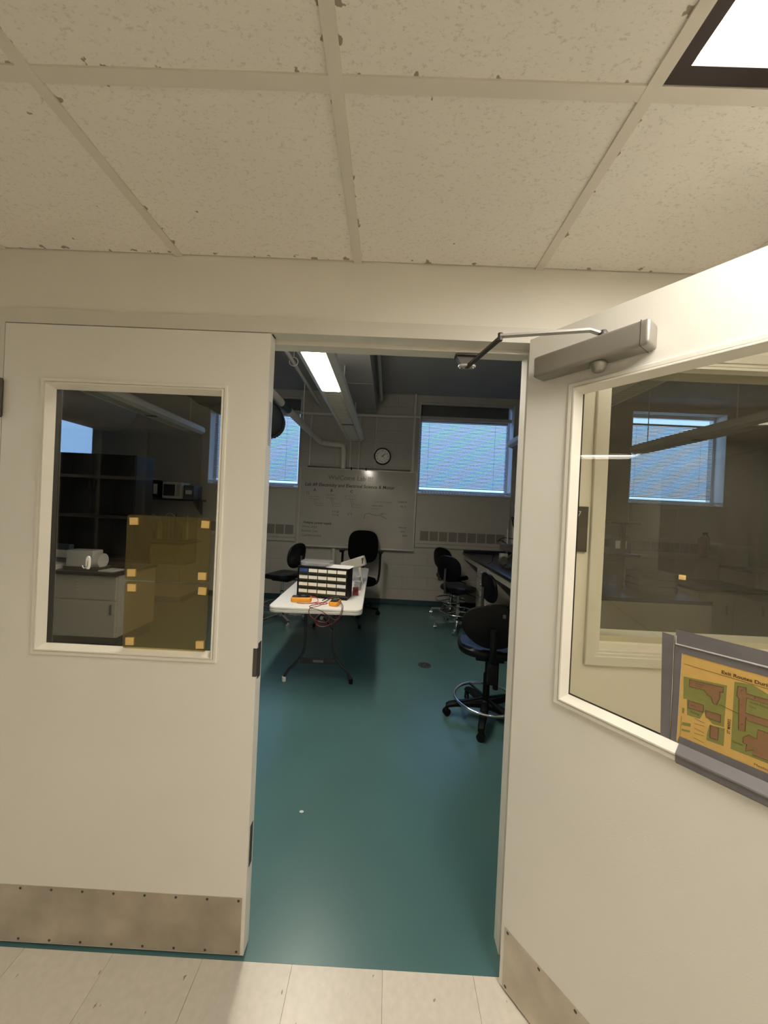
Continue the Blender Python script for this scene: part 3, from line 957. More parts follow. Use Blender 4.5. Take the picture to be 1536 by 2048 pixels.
# ------------------------------------------------------------------ things on the closed leaf's glass
yg = LT_ / 2 - .003
for i, (x0, x1, z0, z1, lb) in enumerate([(-.8935, -.6045, 1.267, 1.491, 'upper olive plastic sheet stuck to the closed door glass'), (-.8915, -.6025, 1.031, 1.262, 'lower olive plastic sheet stuck to the closed door glass')]):
    t = thing('plastic_sheet', lb, 'plastic sheet', ((x0 + x1) / 2, yg, z0), group='olive sheets on the door glass')
    hw = (x1 - x0) / 2
    hh = z1 - z0
    sh = MB().pad(2 * hw, hh, [(0, -.0075), (0, -.0045)], n=48, px=30, fn=lambda p: Vector((p.x, p.z, p.y + hh / 2)))
    sh.obj('sheet', ACRYL, t, smooth=False)
    for sx in (-1, 1):
        for zz in (.024, hh - .022):
            x = sx * (hw - .020) + (.003 if sx < 0 else 0)
            o = B(-.0135, .0135, -.0095, -.0002, -.0125, .0125, .001).obj('foam_pad', FOAM, t, smooth=False)
            o.location = (x + random.uniform(-.002, .002), 0, zz)
            o.rotation_euler = (0, random.uniform(-.06, .06), 0)
t = thing('adhesive_hook', 'small white adhesive hook on the closed door glass', 'hook', (-1.026, yg, 1.318))
MB().pad(.0155, .046, [(.001, 0), (0, -.002), (.001, -.0055), (.004, -.0065)], px=2.8, fn=lambda p: Vector((p.x, p.z, p.y))).obj('back_plate', mat('glossy_white', (.85, .84, .80), .25), t)
MB().tube([(.000, -.006, .008), (.000, -.007, -.012), (-.001, -.013, -.018), (-.003, -.019, -.014), (-.004, -.020, -.006)], .0022, 8, smooth=2).obj('hook_prong', CHROME, t)

# ------------------------------------------------------------------ map taped on the open leaf
t = thing('evacuation_map', 'yellow exit route map with green and brown buildings taped with grey tape', 'map', (HX, 0, 0), PI / 2 + AL)
TG = LT_ / 2 + .003
def lp(u, z, h):
    return Vector((-u, TG + h, z))
def flat(poly, h, th=.0002):
    return MB().rings([[lp(u, z, h) for u, z in poly], [lp(u, z, h + th) for u, z in poly]])
flat([(.4155, 1.030), (.700, 1.032), (.700, 1.2475), (.4175, 1.2455)], .0006).obj('paper', MAPY, t, smooth=False)
GR = [[(.422, 1.1925), (.4945, 1.2027), (.4931, 1.1116), (.475, 1.1087), (.4629, 1.121), (.4604, 1.1296), (.4538, 1.1094), (.4317, 1.1071), (.4295, 1.1436), (.4236, 1.1409)],
      [(.4701, 1.1041), (.4945, 1.1095), (.4939, 1.071), (.4664, 1.0688), (.4666, 1.0826)],
      [(.5054, 1.216), (.5317, 1.2209), (.554, 1.2111), (.60, 1.20), (.66, 1.20), (.66, 1.076), (.5589, 1.0734), (.5048, 1.0717)],
      [(.4239, 1.0867), (.4386, 1.0904), (.4389, 1.0835), (.4226, 1.0788)], [(.4237, 1.0712), (.4385, 1.0742), (.4379, 1.0698), (.4236, 1.0666)], [(.4225, 1.1199), (.4265, 1.1198), (.4262, 1.1074), (.4227, 1.1076)]]
BR = [[(.4324, 1.1897), (.4892, 1.1966), (.4889, 1.1859), (.4841, 1.1847), (.4846, 1.1715), (.4797, 1.1537), (.4739, 1.1548), (.4706, 1.1669), (.464, 1.1697), (.4586, 1.1771), (.433, 1.1737)],
      [(.4335, 1.1419), (.4592, 1.1428), (.459, 1.1269), (.4326, 1.1248)], [(.4625, 1.1335), (.4874, 1.1354), (.4873, 1.119), (.4638, 1.1185)], [(.4715, 1.1049), (.485, 1.1063), (.4846, 1.0791), (.4719, 1.0768)],
      [(.511, 1.209), (.5232, 1.2108), (.5237, 1.199), (.62, 1.203), (.62, 1.193), (.5246, 1.1902), (.5239, 1.1585), (.62, 1.163), (.62, 1.150), (.5282, 1.1442), (.5248, 1.1498), (.5246, 1.1202), (.515, 1.1178), (.5132, 1.183), (.5097, 1.1889)],
      [(.5225, 1.1062), (.5305, 1.1161), (.5418, 1.1134), (.5423, 1.1335), (.62, 1.136), (.62, 1.083), (.5369, 1.0779), (.5377, 1.0893), (.5267, 1.0791), (.5281, 1.0946), (.5223, 1.095)]]
for g in GR:
    flat(g, .0009, .0001).obj('green_lawn', MAPG, t, smooth=False)
for b_ in BR:
    flat(b_, .0011, .0001).obj('building_plan', MAPB, t, smooth=False)
    MB().tube([lp(u, z, .0012) for u, z in b_], .0005, 4, closed=True).obj('plan_outline', MAPK, t)
MB().tube([lp(.4217, 1.222, .001), lp(.68, 1.2216, .001)], .0004, 4).tube([lp(.4218, 1.099, .001), lp(.4213, 1.0514, .001), lp(.68, 1.052, .001)], .0003, 4).tube([lp(.484, 1.157, .0012), lp(.515, 1.1515, .0012)], .0004, 4).obj('ruled_line', MAPK, t)
for q in range(5):
    z = 1.062 + q * .011
    MB().tube([lp(.445, z, .001), lp(.462, z + (.002 if q % 2 else -.002), .001)], .0003, 4).obj('ruled_line', MAPK, t)
RL = (PI / 2, 0, PI)
text_obj('Exit Routes During Fire', .0100, lp(.4845, 1.2255, .0013), MAPK, t, RL, bold=.00025)
text_obj('ST MARKS', .0070, lp(.5028, 1.1016, .0013), MAPK, t, (PI / 2, -PI / 2, PI), bold=.0001)
for s_, u, z, sz in (('Howard', .443, 1.185, .0045), ('Center', .443, 1.1795, .0045), ('F', .5155, 1.200, .006), ('E', .535, 1.1935, .006), ('C', .516, 1.170, .006), ('A', .518, 1.130, .006), ('Gym', .437, 1.132, .0045), ('Parking', .437, 1.1165, .0050), ('Faculty Parking', .529, 1.1825, .0045), ('Deck', .529, 1.1735, .0045), ('Garden', .506, 1.088, .0055), ('Meeting point', .5394, 1.0585, .0070)):
    text_obj(s_, sz, lp(u, z, .0013), MAPK, t, RL)
flat([(.378, 1.2825), (.4010, 1.281), (.4025, 1.030), (.3845, 1.0315)], .0004, .0003).obj('tape_strip', TAPE, t, smooth=False)
flat([(.4022, 1.280), (.4168, 1.2585), (.4150, 1.028), (.4042, 1.028)], .0010, .0003).obj('tape_strip', TAPE, t, smooth=False)
flat([(.4041, 1.2976), (.72, 1.2945), (.72, 1.2665), (.404, 1.262)], .0014, .0003).obj('tape_strip', TAPE, t, smooth=False)
flat([(.404, 1.2630), (.72, 1.2650), (.72, 1.2470), (.4165, 1.2448)], .0012, .0003).obj('tape_strip', TAPE, t, smooth=False)
MB().tube([lp(.4045, 1.263, .002), lp(.55, 1.2650, .0022), lp(.72, 1.2665, .002)], [.0016, .0022], 6).obj('tape_crease', TAPEL, t)
MB().tube([lp(.4045, 1.283, .002), lp(.4052, 1.263, .002)], .0014, 6).obj('tape_crease', TAPEL, t)
MB().tube([lp(.4028, 1.270, .0015), lp(.4040, 1.15, .0018), lp(.4034, 1.035, .0015)], .0007, 5).obj('tape_crease', DARKSTEEL, t)
# the lower tape folds over the window bead and onto the frame lip
bead = [(1.036, .0015), (1.0345, .004), (1.0225, .029), (1.0195, .030), (1.0170, .0285), (1.0155, .0275), (1.003, .0275), (1.0015, .0215), (.997, .0205)]
pts0 = [lp(.420, z, h) for z, h in bead]
pts1 = [lp(.72, z, h) for z, h in bead]
tp = MB()
for i in range(len(bead) - 1):
    tp.quad(pts0[i], pts1[i], pts1[i + 1], pts0[i + 1])
tp.obj('tape_strip', TAPE, t, smooth=False)
flat([(.4165, 1.0345), (.72, 1.0360), (.72, 1.056), (.4205, 1.0520)], .0017, .0003).obj('tape_strip', TAPE, t, smooth=False)
fp = B(-.0065, .0065, 0, .003, -.0055, .0055, .0008).obj('foam_square', FOAM)
tag(fp, 'small yellow foam square left on the open door glass', 'foam square')
fp.parent = None
fp.matrix_world = D2 @ Matrix.Translation((-.4105, TG, 1.4215))

# ------------------------------------------------------------------ room sign
t = thing('room_sign', 'dark room number plate beside the interior window', 'sign', (.612, YW0, 1.438))
B(-.058, .058, -.008, 0, 0, .152, .0015).obj('plate', SIGN, t, smooth=False)
B(-.056, .056, -.0095, -.008, .010, .080, .001).obj('insert', mat('sign_insert', (.075, .062, .046), .35), t, smooth=False)
text_obj('17', .026, (.008, -.0084, .118), SIGNT, t)

# ------------------------------------------------------------------ lab seating
def caster(parent, x, y, ang, m, r=.028, z=0.0):
    c = MB()
    d = Vector((math.cos(ang), math.sin(ang), 0))
    n = Vector((-d.y, d.x, 0))
    ctr = Vector((x, y, r))
    for s_ in (-1, 1):
        Mx = Matrix.Translation(ctr + n * s_ * .011) @ n.to_track_quat('Z', 'Y').to_matrix().to_4x4()
        c.lathe([(r * .55, -.008), (r, -.006), (r, .006), (r * .55, .008)], 16, Mx)
    o = c.obj('caster', m, parent)
    h = MB()
    h.lathe([(.010, r + .004), (.016, r + .012), (.016, r + .022), (.009, r + .045)], 12, Matrix.Translation((x, y, 0)))
    h.obj('caster_fork', m, o)
    return o

def stool(label, loc, rz, style, seat_z=.64, group='lab stools'):
    t = thing('lab_stool', label, 'stool', loc, rz, group)
    chrome = style == 'chrome'
    bm_ = CHROME if chrome else BLACKP
    R = .29
    for k in range(5):
        a = 2 * PI * k / 5 + (.3 if chrome else .75)
        d = Vector((math.cos(a), math.sin(a), 0))
        leg = MB()
        if chrome:
            bar(d * .02 + Vector((0, 0, .105)), d * R + Vector((0, 0, .082)), .030, .022, leg)
        else:
            n = Vector((-d.y, d.x, 0))
            rr = []
            for f, zc, wd, hh_ in ((.02, .115, .030, .050), (.35, .112, .028, .042), (.75, .100, .025, .034), (.95, .088, .024, .030), (1.02, .075, .022, .026)):
                p = d * R * f
                rr.append([p + n * wd * cx_ + Vector((0, 0, zc + hh_ / 2 * cz)) for cx_, cz in ((-1, -1), (1, -1), (1, .3), (.6, 1), (-.6, 1), (-1, .3))])
            leg.rings(rr)
        lo = leg.obj('base_leg', bm_, t, ang=30)
        caster(t, d.x * R, d.y * R, a + PI / 2 + k, BLACKP if not chrome else CHROME)
    MB().lathe([(.03, .08), (.045, .085), (.045, .13), (.028, .145)], 18).obj('hub', bm_, t)
    MB().lathe([(.025, .14), (.025, seat_z - .22), (.016, seat_z - .21), (.016, seat_z - .06)], 16).obj('column', CHROME if chrome else BLACKP, t)
    rz_ = .24 if chrome else .155
    RR = .23 if chrome else .235
    ring = MB().tube([(RR * math.cos(q * PI / 18), RR * math.sin(q * PI / 18), rz_) for q in range(36)], .0105, 10, closed=True)
    fo = ring.obj('foot_ring', CHROME, t)
    for k in range(3 if chrome else 4):
        a = 2 * PI * k / (3 if chrome else 4) + .5
        bar((.02 * math.cos(a), .02 * math.sin(a), rz_ + .005), (RR * math.cos(a), RR * math.sin(a), rz_), .016, .010).obj('ring_spoke', CHROME if chrome else BLACKP, fo, smooth=False)
    if chrome:
        MB().lathe([(.035, rz_ - .02), (.035, rz_ + .03)], 16).obj('ring_collar', CHROME, t)
    MB().box(-.10, .10, -.14, .10, seat_z - .075, seat_z - .035, .008).obj('tilt_mechanism', BLACKP, t)
    MB().tube([(.08, .02, seat_z - .06), (.20, .03, seat_z - .065), (.25, .04, seat_z - .075)], .006, 8, smooth=1).obj('lever', BLACKP, t)
    def dish(p):
        rr2 = (p.x / .22) ** 2 + (p.y / .21) ** 2
        f = max(0, (p.z - seat_z) / .03)
        drop = .035 * max(0, (p.y - .10) / .12) ** 2
        return Vector((p.x, p.y, p.z - f * .012 * max(0, 1 - rr2) - drop))
    st = MB().pad(.46, .43, [(.05, seat_z - .038), (.008, seat_z - .030), (0, seat_z - .008), (.004, seat_z + .012), (.02, seat_z + .026), (.06, seat_z + .031), (.12, seat_z + .031), (.17, seat_z + .031), (.20, seat_z + .031)], fn=dish, px=2.7)
    so = st.obj('seat', BLACKV, t)
    if not chrome:
        for i in range(5):
            for j in (-1, 0, 1):
                B(j * .115 - .045, j * .115 + .045, -.006, .006, 0, .0035, .001).obj('seat_rib', BLACKP, so).location = (0, -.13 + i * .06, seat_z + .0165)
    # backrest, a bent pad behind the sitter
    bw, bh = (.40, .33) if chrome else (.43, .31)
    bz = seat_z + .27 if chrome else seat_z + .20
    def bend(p):
        k_ = 1.0 if chrome else 1.0 + 2.0 * min(0, p.y + .02)
        return Vector((p.x * k_, -.215 - p.z + .35 * p.x * p.x - .10 * (p.y), bz + p.y))
    bp = MB().pad(bw, bh, [(.05, -.022), (.006, -.014), (0, 0), (.010, .018), (.05, .028), (.11, .026)], fn=lambda p: bend(Vector((p.x, p.y, -p.z))), px=2.5)
    bo = bp.obj('backrest', BLACKV if chrome else BLACKP, t)
    if not chrome:
        MB().box(.055, .075, -.262, -.258, bz + .085, bz + .11, .001).obj('hand_slot', mat('slot_grey', (.09, .085, .075), .6), bo)
    bar((0, -.10, seat_z - .055), (0, -.26, seat_z - .05), .05, .012).obj('back_bracket', BLACKP if not chrome else DARKSTEEL, t, smooth=False)
    MB().tube([(0, -.25, seat_z - .05), (0, -.275, seat_z + .02), (0, -.27, bz)], .016 if chrome else .024, 10, smooth=2).obj('back_post', DARKSTEEL if chrome else BLACKP, t)
    if not chrome:
        MB().box(-.03, .03, -.29, -.235, seat_z - .17, seat_z - .03, .01).obj('height_housing', BLACKP, t)
        MB().cyl((.05, -.10, seat_z - .28), (.05, -.10, seat_z - .06), .020, 12).obj('gas_cover', BLACKP, t)
    return t
stool('black lab stool with ridged seat and plastic base nearest the open door', (.81, 1.47, 0), math.radians(-10), 'plastic', .56)
stool('black padded stool on chrome base left behind the folding table', (-1.36, 3.42, 0), math.radians(72), 'chrome', .63)
stool('nearer of two black stools pulled up at the drawer bench', (.99, 3.47, 0), math.radians(-52), 'chrome', .56)
stool('further of two black stools at the drawer bench by the back wall', (1.02, 4.10, 0), math.radians(-58), 'chrome', .60)
stool('black stool pushed under the bench between the drawers', (1.37, 2.73, 0), math.radians(-84), 'chrome', .47)

t = thing('office_chair', 'black office chair with armrests behind the folding table', 'chair', (-.37, 4.00, 0), math.radians(178))
for k in range(5):
    a = 2 * PI * k / 5 + .4
    d = Vector((math.cos(a), math.sin(a), 0))
    bar(d * .02 + Vector((0, 0, .11)), d * .30 + Vector((0, 0, .085)), .045, .03).obj('base_leg', BLACKP, t, smooth=False)
    caster(t, d.x * .30, d.y * .30, a + 1, BLACKP)
MB().lathe([(.05, .08), (.05, .13), (.026, .15), (.026, .42)], 16).obj('column', BLACKP, t)
MB().pad(.49, .47, [(.06, .43), (.01, .44), (0, .47), (.015, .50), (.06, .515), (.15, .518)], px=3).obj('seat', BLACKF, t)
def bend2(p):
    return Vector((p.x, -.24 - p.z + .30 * p.x * p.x - .12 * p.y, .965 + p.y))
MB().pad(.47, .50, [(.06, -.03), (.01, -.02), (0, 0), (.012, .022), (.06, .032), (.14, .03)], fn=lambda p: bend2(Vector((p.x, p.y, -p.z))), px=3.2).obj('backrest', BLACKF, t)
MB().tube([(0, -.10, .43), (0, -.28, .46), (0, -.30, .60), (0, -.28, .85)], .025, 10, smooth=2).obj('back_post', BLACKP, t)
for s_ in (-1, 1):
    arm = MB().tube([(s_ * .20, .02, .44), (s_ * .265, .02, .46), (s_ * .285, -.02, .62), (s_ * .285, -.04, .90)], .018, 10, smooth=2).obj('arm_post', BLACKP, t)
    MB().pad(.075, .27, [(.012, -.018), (0, -.008), (0, .006), (.012, .014)], px=2.6, fn=lambda p: Vector((s_ * .29 + p.x, p.y - .02, .915 + p.z))).obj('arm_pad', BLACKP, arm)

# ------------------------------------------------------------------ folding table
TAB_A = math.radians(1.6)
TW, TL, TZ = .752, 2.02, .74
t = thing('folding_table', 'white plastic folding table with dark wishbone legs', 'table', (-.545, 1.575, 0), TAB_A)
prof = [(.010, TZ - .046), (.002, TZ - .044), (.0, TZ - .036), (.0015, TZ - .034), (.0, TZ - .032), (.0, TZ - .024), (.0015, TZ - .022), (.0, TZ - .020), (0, TZ - .006), (.002, TZ - .001), (.006, TZ)]
def rr_ring(w_, d_, r, z, ins, n=8):
    o = []
    for cx, cy, a0 in ((w_ / 2 - r, d_ / 2 - r, 0), (-w_ / 2 + r, d_ / 2 - r, PI / 2), (-w_ / 2 + r, -d_ / 2 + r, PI), (w_ / 2 - r, -d_ / 2 + r, 1.5 * PI)):
        for k in range(n + 1):
            a = a0 + PI / 2 * k / n
            o.append((cx + (r - ins) * math.cos(a), cy + (r - ins) * math.sin(a) + d_ / 2, z))
    return o
MB().rings([rr_ring(TW, TL, .065, z, i) for i, z in prof]).obj('table_top', TABLETOP, t, ang=50)
for s_ in (-1, 1):
    B(s_ * .30 - .012, s_ * .30 + .012, .10, TL - .10, TZ - .075, TZ - .046).obj('apron_rail', DARKSTEEL, t, smooth=False)
LEGM = mat('leg_enamel', (.05, .05, .055), .35, .4)
for end, y, ty in ((0, .30, 1), (1, TL - .30, -1)):
    for s_ in (-1, 1):
        lg = MB().tube([(s_ * .125, y, TZ - .05), (s_ * .125, y - ty * .00, .40), (s_ * .125, y, .27), (s_ * .19, y, .17), (s_ * .265, y, .10), (s_ * .295, y, .035)], .0125, 10, smooth=2).obj('leg', LEGM, t)
        cap = MB().lathe([(.013, 0), (.018, .002), (.018, .04), (.013, .045)], 14, Matrix.Translation((s_ * .295, y, 0))).obj('foot_cap', (WHITEP if (s_ < 0 and end == 0) else BLACKP), lg)
    B(-.16, .16, y - .006, y + .006, .165, .215, .003).obj('cross_plate', LEGM, t)
    B(-.13, .13, y - .012, y + .012, TZ - .075, TZ - .047, .003).obj('hinge_tube', LEGM, t)
    if end == 0:
        B(-.045, .045, y - .0075, y - .006, .178, .200, .001).obj('badge', mat('badge_grey', (.16, .16, .17), .4), t)
    br_ = MB().tube([(-.125, y, .46), (-.03, y + ty * .08, .535), (0, y + ty * .10, .545), (.03, y + ty * .08, .535), (.125, y, .46)], .008, 8, smooth=1)
    br_.obj('brace', LEGM, t)
    bar((0, y + ty * .10, .545), (0, y + ty * .42, TZ - .055), .022, .006).obj('strut', LEGM, t, smooth=False)
    MB().lathe([(.016, -.012), (.016, .012)], 14, Matrix.Translation((0, y + ty * .10 - ty * .01, .545)) @ Matrix.Rotation(PI / 2, 4, 'X')).obj('brace_knuckle', ALU, t)

# parts cabinet with twenty drawers
t = thing('parts_cabinet', 'black small-parts cabinet with twenty labelled drawers on the table', 'parts cabinet', (-.553, 1.885, TZ), math.radians(-8.0))
CW, CH, CD = .462, .275, .175
b_ = MB()
b_.box(-CW / 2, -CW / 2 + .010, 0, CD, 0, CH).box(CW / 2 - .010, CW / 2, 0, CD, 0, CH).box(-CW / 2 + .01, CW / 2 - .01, 0, CD, CH - .012, CH).box(-CW / 2 + .01, CW / 2 - .01, 0, CD, 0, .014).box(-CW / 2 + .01, CW / 2 - .01, CD - .006, CD, .014, CH - .012)
b_.obj('casing', BLACKP, t, smooth=False)
dw, dh = (CW - .024) / 5, (CH - .030) / 4
for r in range(4):
    for c_ in range(5):
        x = -CW / 2 + .012 + (c_ + .5) * dw
        z = .016 + r * dh
        dr = B(-dw / 2 + .002, dw / 2 - .002, .002, CD - .02, .001, dh - .002, .001).obj('drawer', DRAWERP, t, smooth=False)
        dr.location = (x, 0, z)
        lm = BLUEL if (r == 3 and c_ == 0) else (LABELW if (r == 1 and c_ == 4) else LABEL)
        B(-dw / 2 + .004, dw / 2 - .004, .0005, .002, dh * .44, dh - .005).obj('label_card', lm, dr, smooth=False)
        B(-dw / 2 + .010, dw / 2 - .010, -.006, .002, dh * .12, dh * .18).obj('pull_lip', BLACKP, dr, smooth=False)
cz = TZ + CH
cr = math.radians(-8.0)
def cab(x, y):
    return (-.553 + x * math.cos(cr) - y * math.sin(cr), 1.885 + x * math.sin(cr) + y * math.cos(cr))
px_, py_ = cab(-.085, .095)
t = thing('plastic_case', 'clear plastic organiser case lying on the parts cabinet', 'case', (px_, py_, cz), cr + .06)
MB().pad(.275, .165, [(.008, .001), (.004, .004), (.002, .024), (0, .026), (0, .040), (.003, .043), (.02, .0435)], px=9).obj('case_shell', CLEAR, t)
for i, (x, y, w_, m_) in enumerate(((-.09, 0, .05, PAPER), (-.02, .02, .06, ALU), (.06, -.01, .05, PAPER))):
    B(x - w_ / 2, x + w_ / 2, y - .05, y + .05, .004, .017, .003).obj('contents', m_, t)
px_, py_ = cab(.135, .085)
t = thing('paper_sheet', 'white sheet of paper lying on the parts cabinet', 'paper', (px_, py_, cz + .0003), cr - .04)
B(-.11, .105, -.075, .095, 0, .0012).obj('sheet', PAPER, t, smooth=False)
B(-.105, .11, -.07, .10, .0013, .0022).obj('sheet', PAPER, t, smooth=False)

# tape dispenser like grey device standing behind the cabinet
t = thing('label_maker', 'pale grey handheld device standing on the table behind the cabinet', 'device', (-.37, 2.62, TZ), math.radians(-20))
body = MB().pad(.075, .30, [(.012, -.055), (.002, -.045), (0, 0), (.002, .045), (.012, .055)], px=5, fn=lambda p: Vector((p.y * .93 - p.z * .30 + .02, p.x, .205 + p.y * .36 + p.z * .93)))
body.obj('body', METALP, t)
MB().box(.125, .150, -.034, .034, .215, .285, .008).obj('end_slot', DARKSTEEL, t)
MB().tube([(.09, 0, .23), (.12, -.02, .12), (.15, -.03, .01)], [.018, .014], 10).obj('stand_leg', METALP, t)
MB().tube([(-.09, 0, .15), (-.10, .02, .008)], .014, 10).obj('stand_leg', METALP, t)
for i, (x, y, h, lb) in enumerate(((-.262, 2.28, .085, 'nearer clear plastic cup behind the parts cabinet'), (-.285, 2.44, .10, 'further clear plastic cup behind the parts cabinet'))):
    t = thing('plastic_cup', lb, 'cup', (x, y, TZ), group='clear cups on the table')
    MB().lathe([(.026, 0), (.028, .002), (.036, h), (.039, h + .002), (.036, h + .004), (.034, h), (.026, .004)], 24).obj('cup_wall', CLEAR, t)
t = thing('red_connector', 'small red box with two metal posts on the table', 'connector', (-.268, 2.06, TZ), math.radians(10))
B(-.026, .026, -.018, .018, .006, .075, .004).obj('body', REDP, t)
B(-.016, .016, -.0195, -.017, .030, .062, .001).obj('window', mat('dark_red', (.06, .004, .004), .25), t)
for x in (-.012, .012):
    MB().tube([(x, 0, .075), (x, 0, .092), (x * 1.5, .0, .100), (x * .6, 0, .112)], .0028, 8, smooth=1).obj('terminal_post', ALU, t)
    B(x * 1.6 - .004, x * 1.6 + .004, -.016, .016, 0, .006).obj('foot', REDP, t, smooth=False)

# multimeters
def meter(label, loc, rz, L_=.17, W_=.085, H_=.045):
    t = thing('multimeter', label, 'multimeter', loc, rz, 'yellow multimeters on the table')
    MB().pad(W_, L_, [(.008, 0), (.001, .004), (0, .012), (.001, H_ - .010), (.006, H_ - .004)], px=7).obj('holster', YELLOW, t)
    MB().pad(W_ - .016, L_ - .018, [(0, H_ - .008), (.002, H_)], px=8).obj('face', BLACKP, t)
    B(-W_ * .32, W_ * .32, L_ * .18, L_ * .40, H_ - .001, H_ + .001).obj('display', SCREENG, t, smooth=False)
    MB().lathe([(.020, H_ - .001), (.020, H_ + .005), (.016, H_ + .007)], 20, Matrix.Translation((0, -.015, 0))).obj('dial', mat('dial_grey', (.06, .06, .06), .5), t)
    for x in (-.024, 0, .024):
        MB().lathe([(.006, H_ - .001), (.006, H_ + .002)], 12, Matrix.Translation((x, -L_ * .38, 0))).obj('jack', REDP if x else BLACKV, t)
    return t
meter('yellow multimeter lying lengthwise at the table front left of the leads', (-.700, 1.765, TZ), math.radians(97))
meter('yellow multimeter pointing to the doorway with dark face', (-.405, 1.715, TZ), math.radians(-8), .13, .08, .040)
def lead(label, pts, m, r=.0026):
    p0 = Vector(pts[0])
    o = MB().tube([Vector(p) - p0 for p in pts], r, 8, smooth=3).obj('test_lead', m)
    o.location = p0
    return tag(o, label, 'cable', 'test leads of the multimeters')
yf = 1.56
lead('red test lead hanging in the lowest loop off the table', [(-.375, 1.66, .785), (-.335, 1.62, .765), (-.330, 1.575, .743), (-.335, 1.558, .72), (-.36, 1.553, .66), (-.43, 1.553, .615), (-.49, 1.553, .60), (-.535, 1.553, .63), (-.53, 1.553, .68), (-.48, 1.553, .715), (-.43, 1.554, .70), (-.42, 1.555, .66), (-.46, 1.555, .635), (-.54, 1.555, .655), (-.585, 1.555, .70), (-.59, 1.558, .735), (-.58, 1.58, .745), (-.52, 1.64, .744), (-.50, 1.70, .75), (-.43, 1.745, .79)], REDW)
lead('black test lead looping over the front edge of the table', [(-.36, 1.67, .785), (-.325, 1.63, .76), (-.322, 1.57, .742), (-.326, 1.556, .71), (-.345, 1.555, .67), (-.38, 1.554, .66), (-.44, 1.554, .70), (-.50, 1.555, .735), (-.56, 1.560, .745), (-.60, 1.60, .744), (-.59, 1.65, .744), (-.53, 1.69, .745), (-.49, 1.73, .76), (-.44, 1.74, .79)], BLKW)
lead('red test lead curled beside the left multimeter', [(-.62, 1.76, .785), (-.575, 1.79, .775), (-.55, 1.76, .744), (-.60, 1.71, .744), (-.67, 1.68, .744), (-.73, 1.70, .744), (-.70, 1.69, .744), (-.62, 1.69, .744), (-.55, 1.73, .744), (-.50, 1.76, .744), (-.46, 1.72, .744), (-.51, 1.68, .744), (-.57, 1.71, .744)], mat('bright_red_lead', (.5, .05, .06), .4))
lead('black probe lying across the right multimeter', [(-.52, 1.745, .760), (-.46, 1.755, .790), (-.38, 1.765, .795), (-.31, 1.78, .790)], BLKW, .0045)

# ------------------------------------------------------------------ peninsula bench on the right
PX0, PX1, PY0, PY1, PZ = 1.255, 2.70, 1.70, YB - .02, .92
o = B(PX0, PX1, PY0, PY1, PZ - .032, PZ, .004).obj('bench_worktop', BENCHTOP)
tag(o, 'black resin worktop of the peninsula bench right of the doorway', 'worktop')
def cabinet(label, y0, y1, n, group):
    t = thing('drawer_unit', label, 'cabinet', (PX0 + .02, y0, 0), 0, group)
    dy = y1 - y0
    B(0, .55, 0, dy, .10, PZ - .0325).obj('carcass', CABP, t, smooth=False)
    B(.05, .55, .005, dy - .005, 0, .10).obj('toe_kick', BLACKP, t, smooth=False)
    zs = [.11, .40, .56, .71, PZ - .045] if n == 4 else [.11, .50, PZ - .045]
    for a, b in zip(zs, zs[1:]):
        d = B(-.018, 0, .006, dy - .006, a + .004, b - .004, .002).obj('drawer', CABP, t, smooth=False)
        MB().tube([(-.018, dy / 2 - .045, (a + b) / 2 + .01), (-.045, dy / 2 - .04, (a + b) / 2 + .01), (-.045, dy / 2 + .04, (a + b) / 2 + .01), (-.018, dy / 2 + .045, (a + b) / 2 + .01)], .006, 8, smooth=1).obj('handle', CHROME, d)
cabinet('four-drawer cabinet with chrome pulls under the peninsula bench', 3.12, 3.58, 4, 'bench cabinets')
cabinet('cream base cabinet of the peninsula bench nearest the doorway', 1.72, 2.30, 2, 'bench cabinets')
tag(B(PX0 + .03, PX0 + .05, 2.305, 3.115, PZ - .115, PZ - .0335).obj('apron_panel', CABP, smooth=False), 'cream apron above the nearer knee space of the bench', 'panel')
tag(B(PX0 + .03, PX0 + .05, 3.585, PY1, PZ - .115, PZ - .0335).obj('apron_panel', CABP, smooth=False), 'cream apron above the further knee space of the bench', 'panel')
tag(B(PX0 + .62, PX0 + .64, 2.305, 3.115, 0, PZ - .0335).obj('knee_space_back', CABP, smooth=False), 'cream back panel inside the nearer knee space', 'panel')
tag(B(PX0 + .62, PX0 + .64, 3.585, PY1, 0, PZ - .0335).obj('knee_space_back', CABP, smooth=False), 'cream back panel inside the further knee space', 'panel')
tag(MB().box(PX0 + .66, PX1 - .02, PY0 + .03, PY1, .10, PZ - .0335).obj('bench_cabinet_block', CABT, smooth=False), 'tan cabinet side of the peninsula bench beyond the interior window', 'cabinet')
t = thing('end_panel', 'tan end panel of the peninsula bench facing the interior window', 'panel', ((PX0 + PX1) / 2, PY0, 0))
B(-(PX1 - PX0) / 2 + .02, (PX1 - PX0) / 2 - .01, 0, .018, 0, PZ - .0335).obj('board', CABT, t, smooth=False)
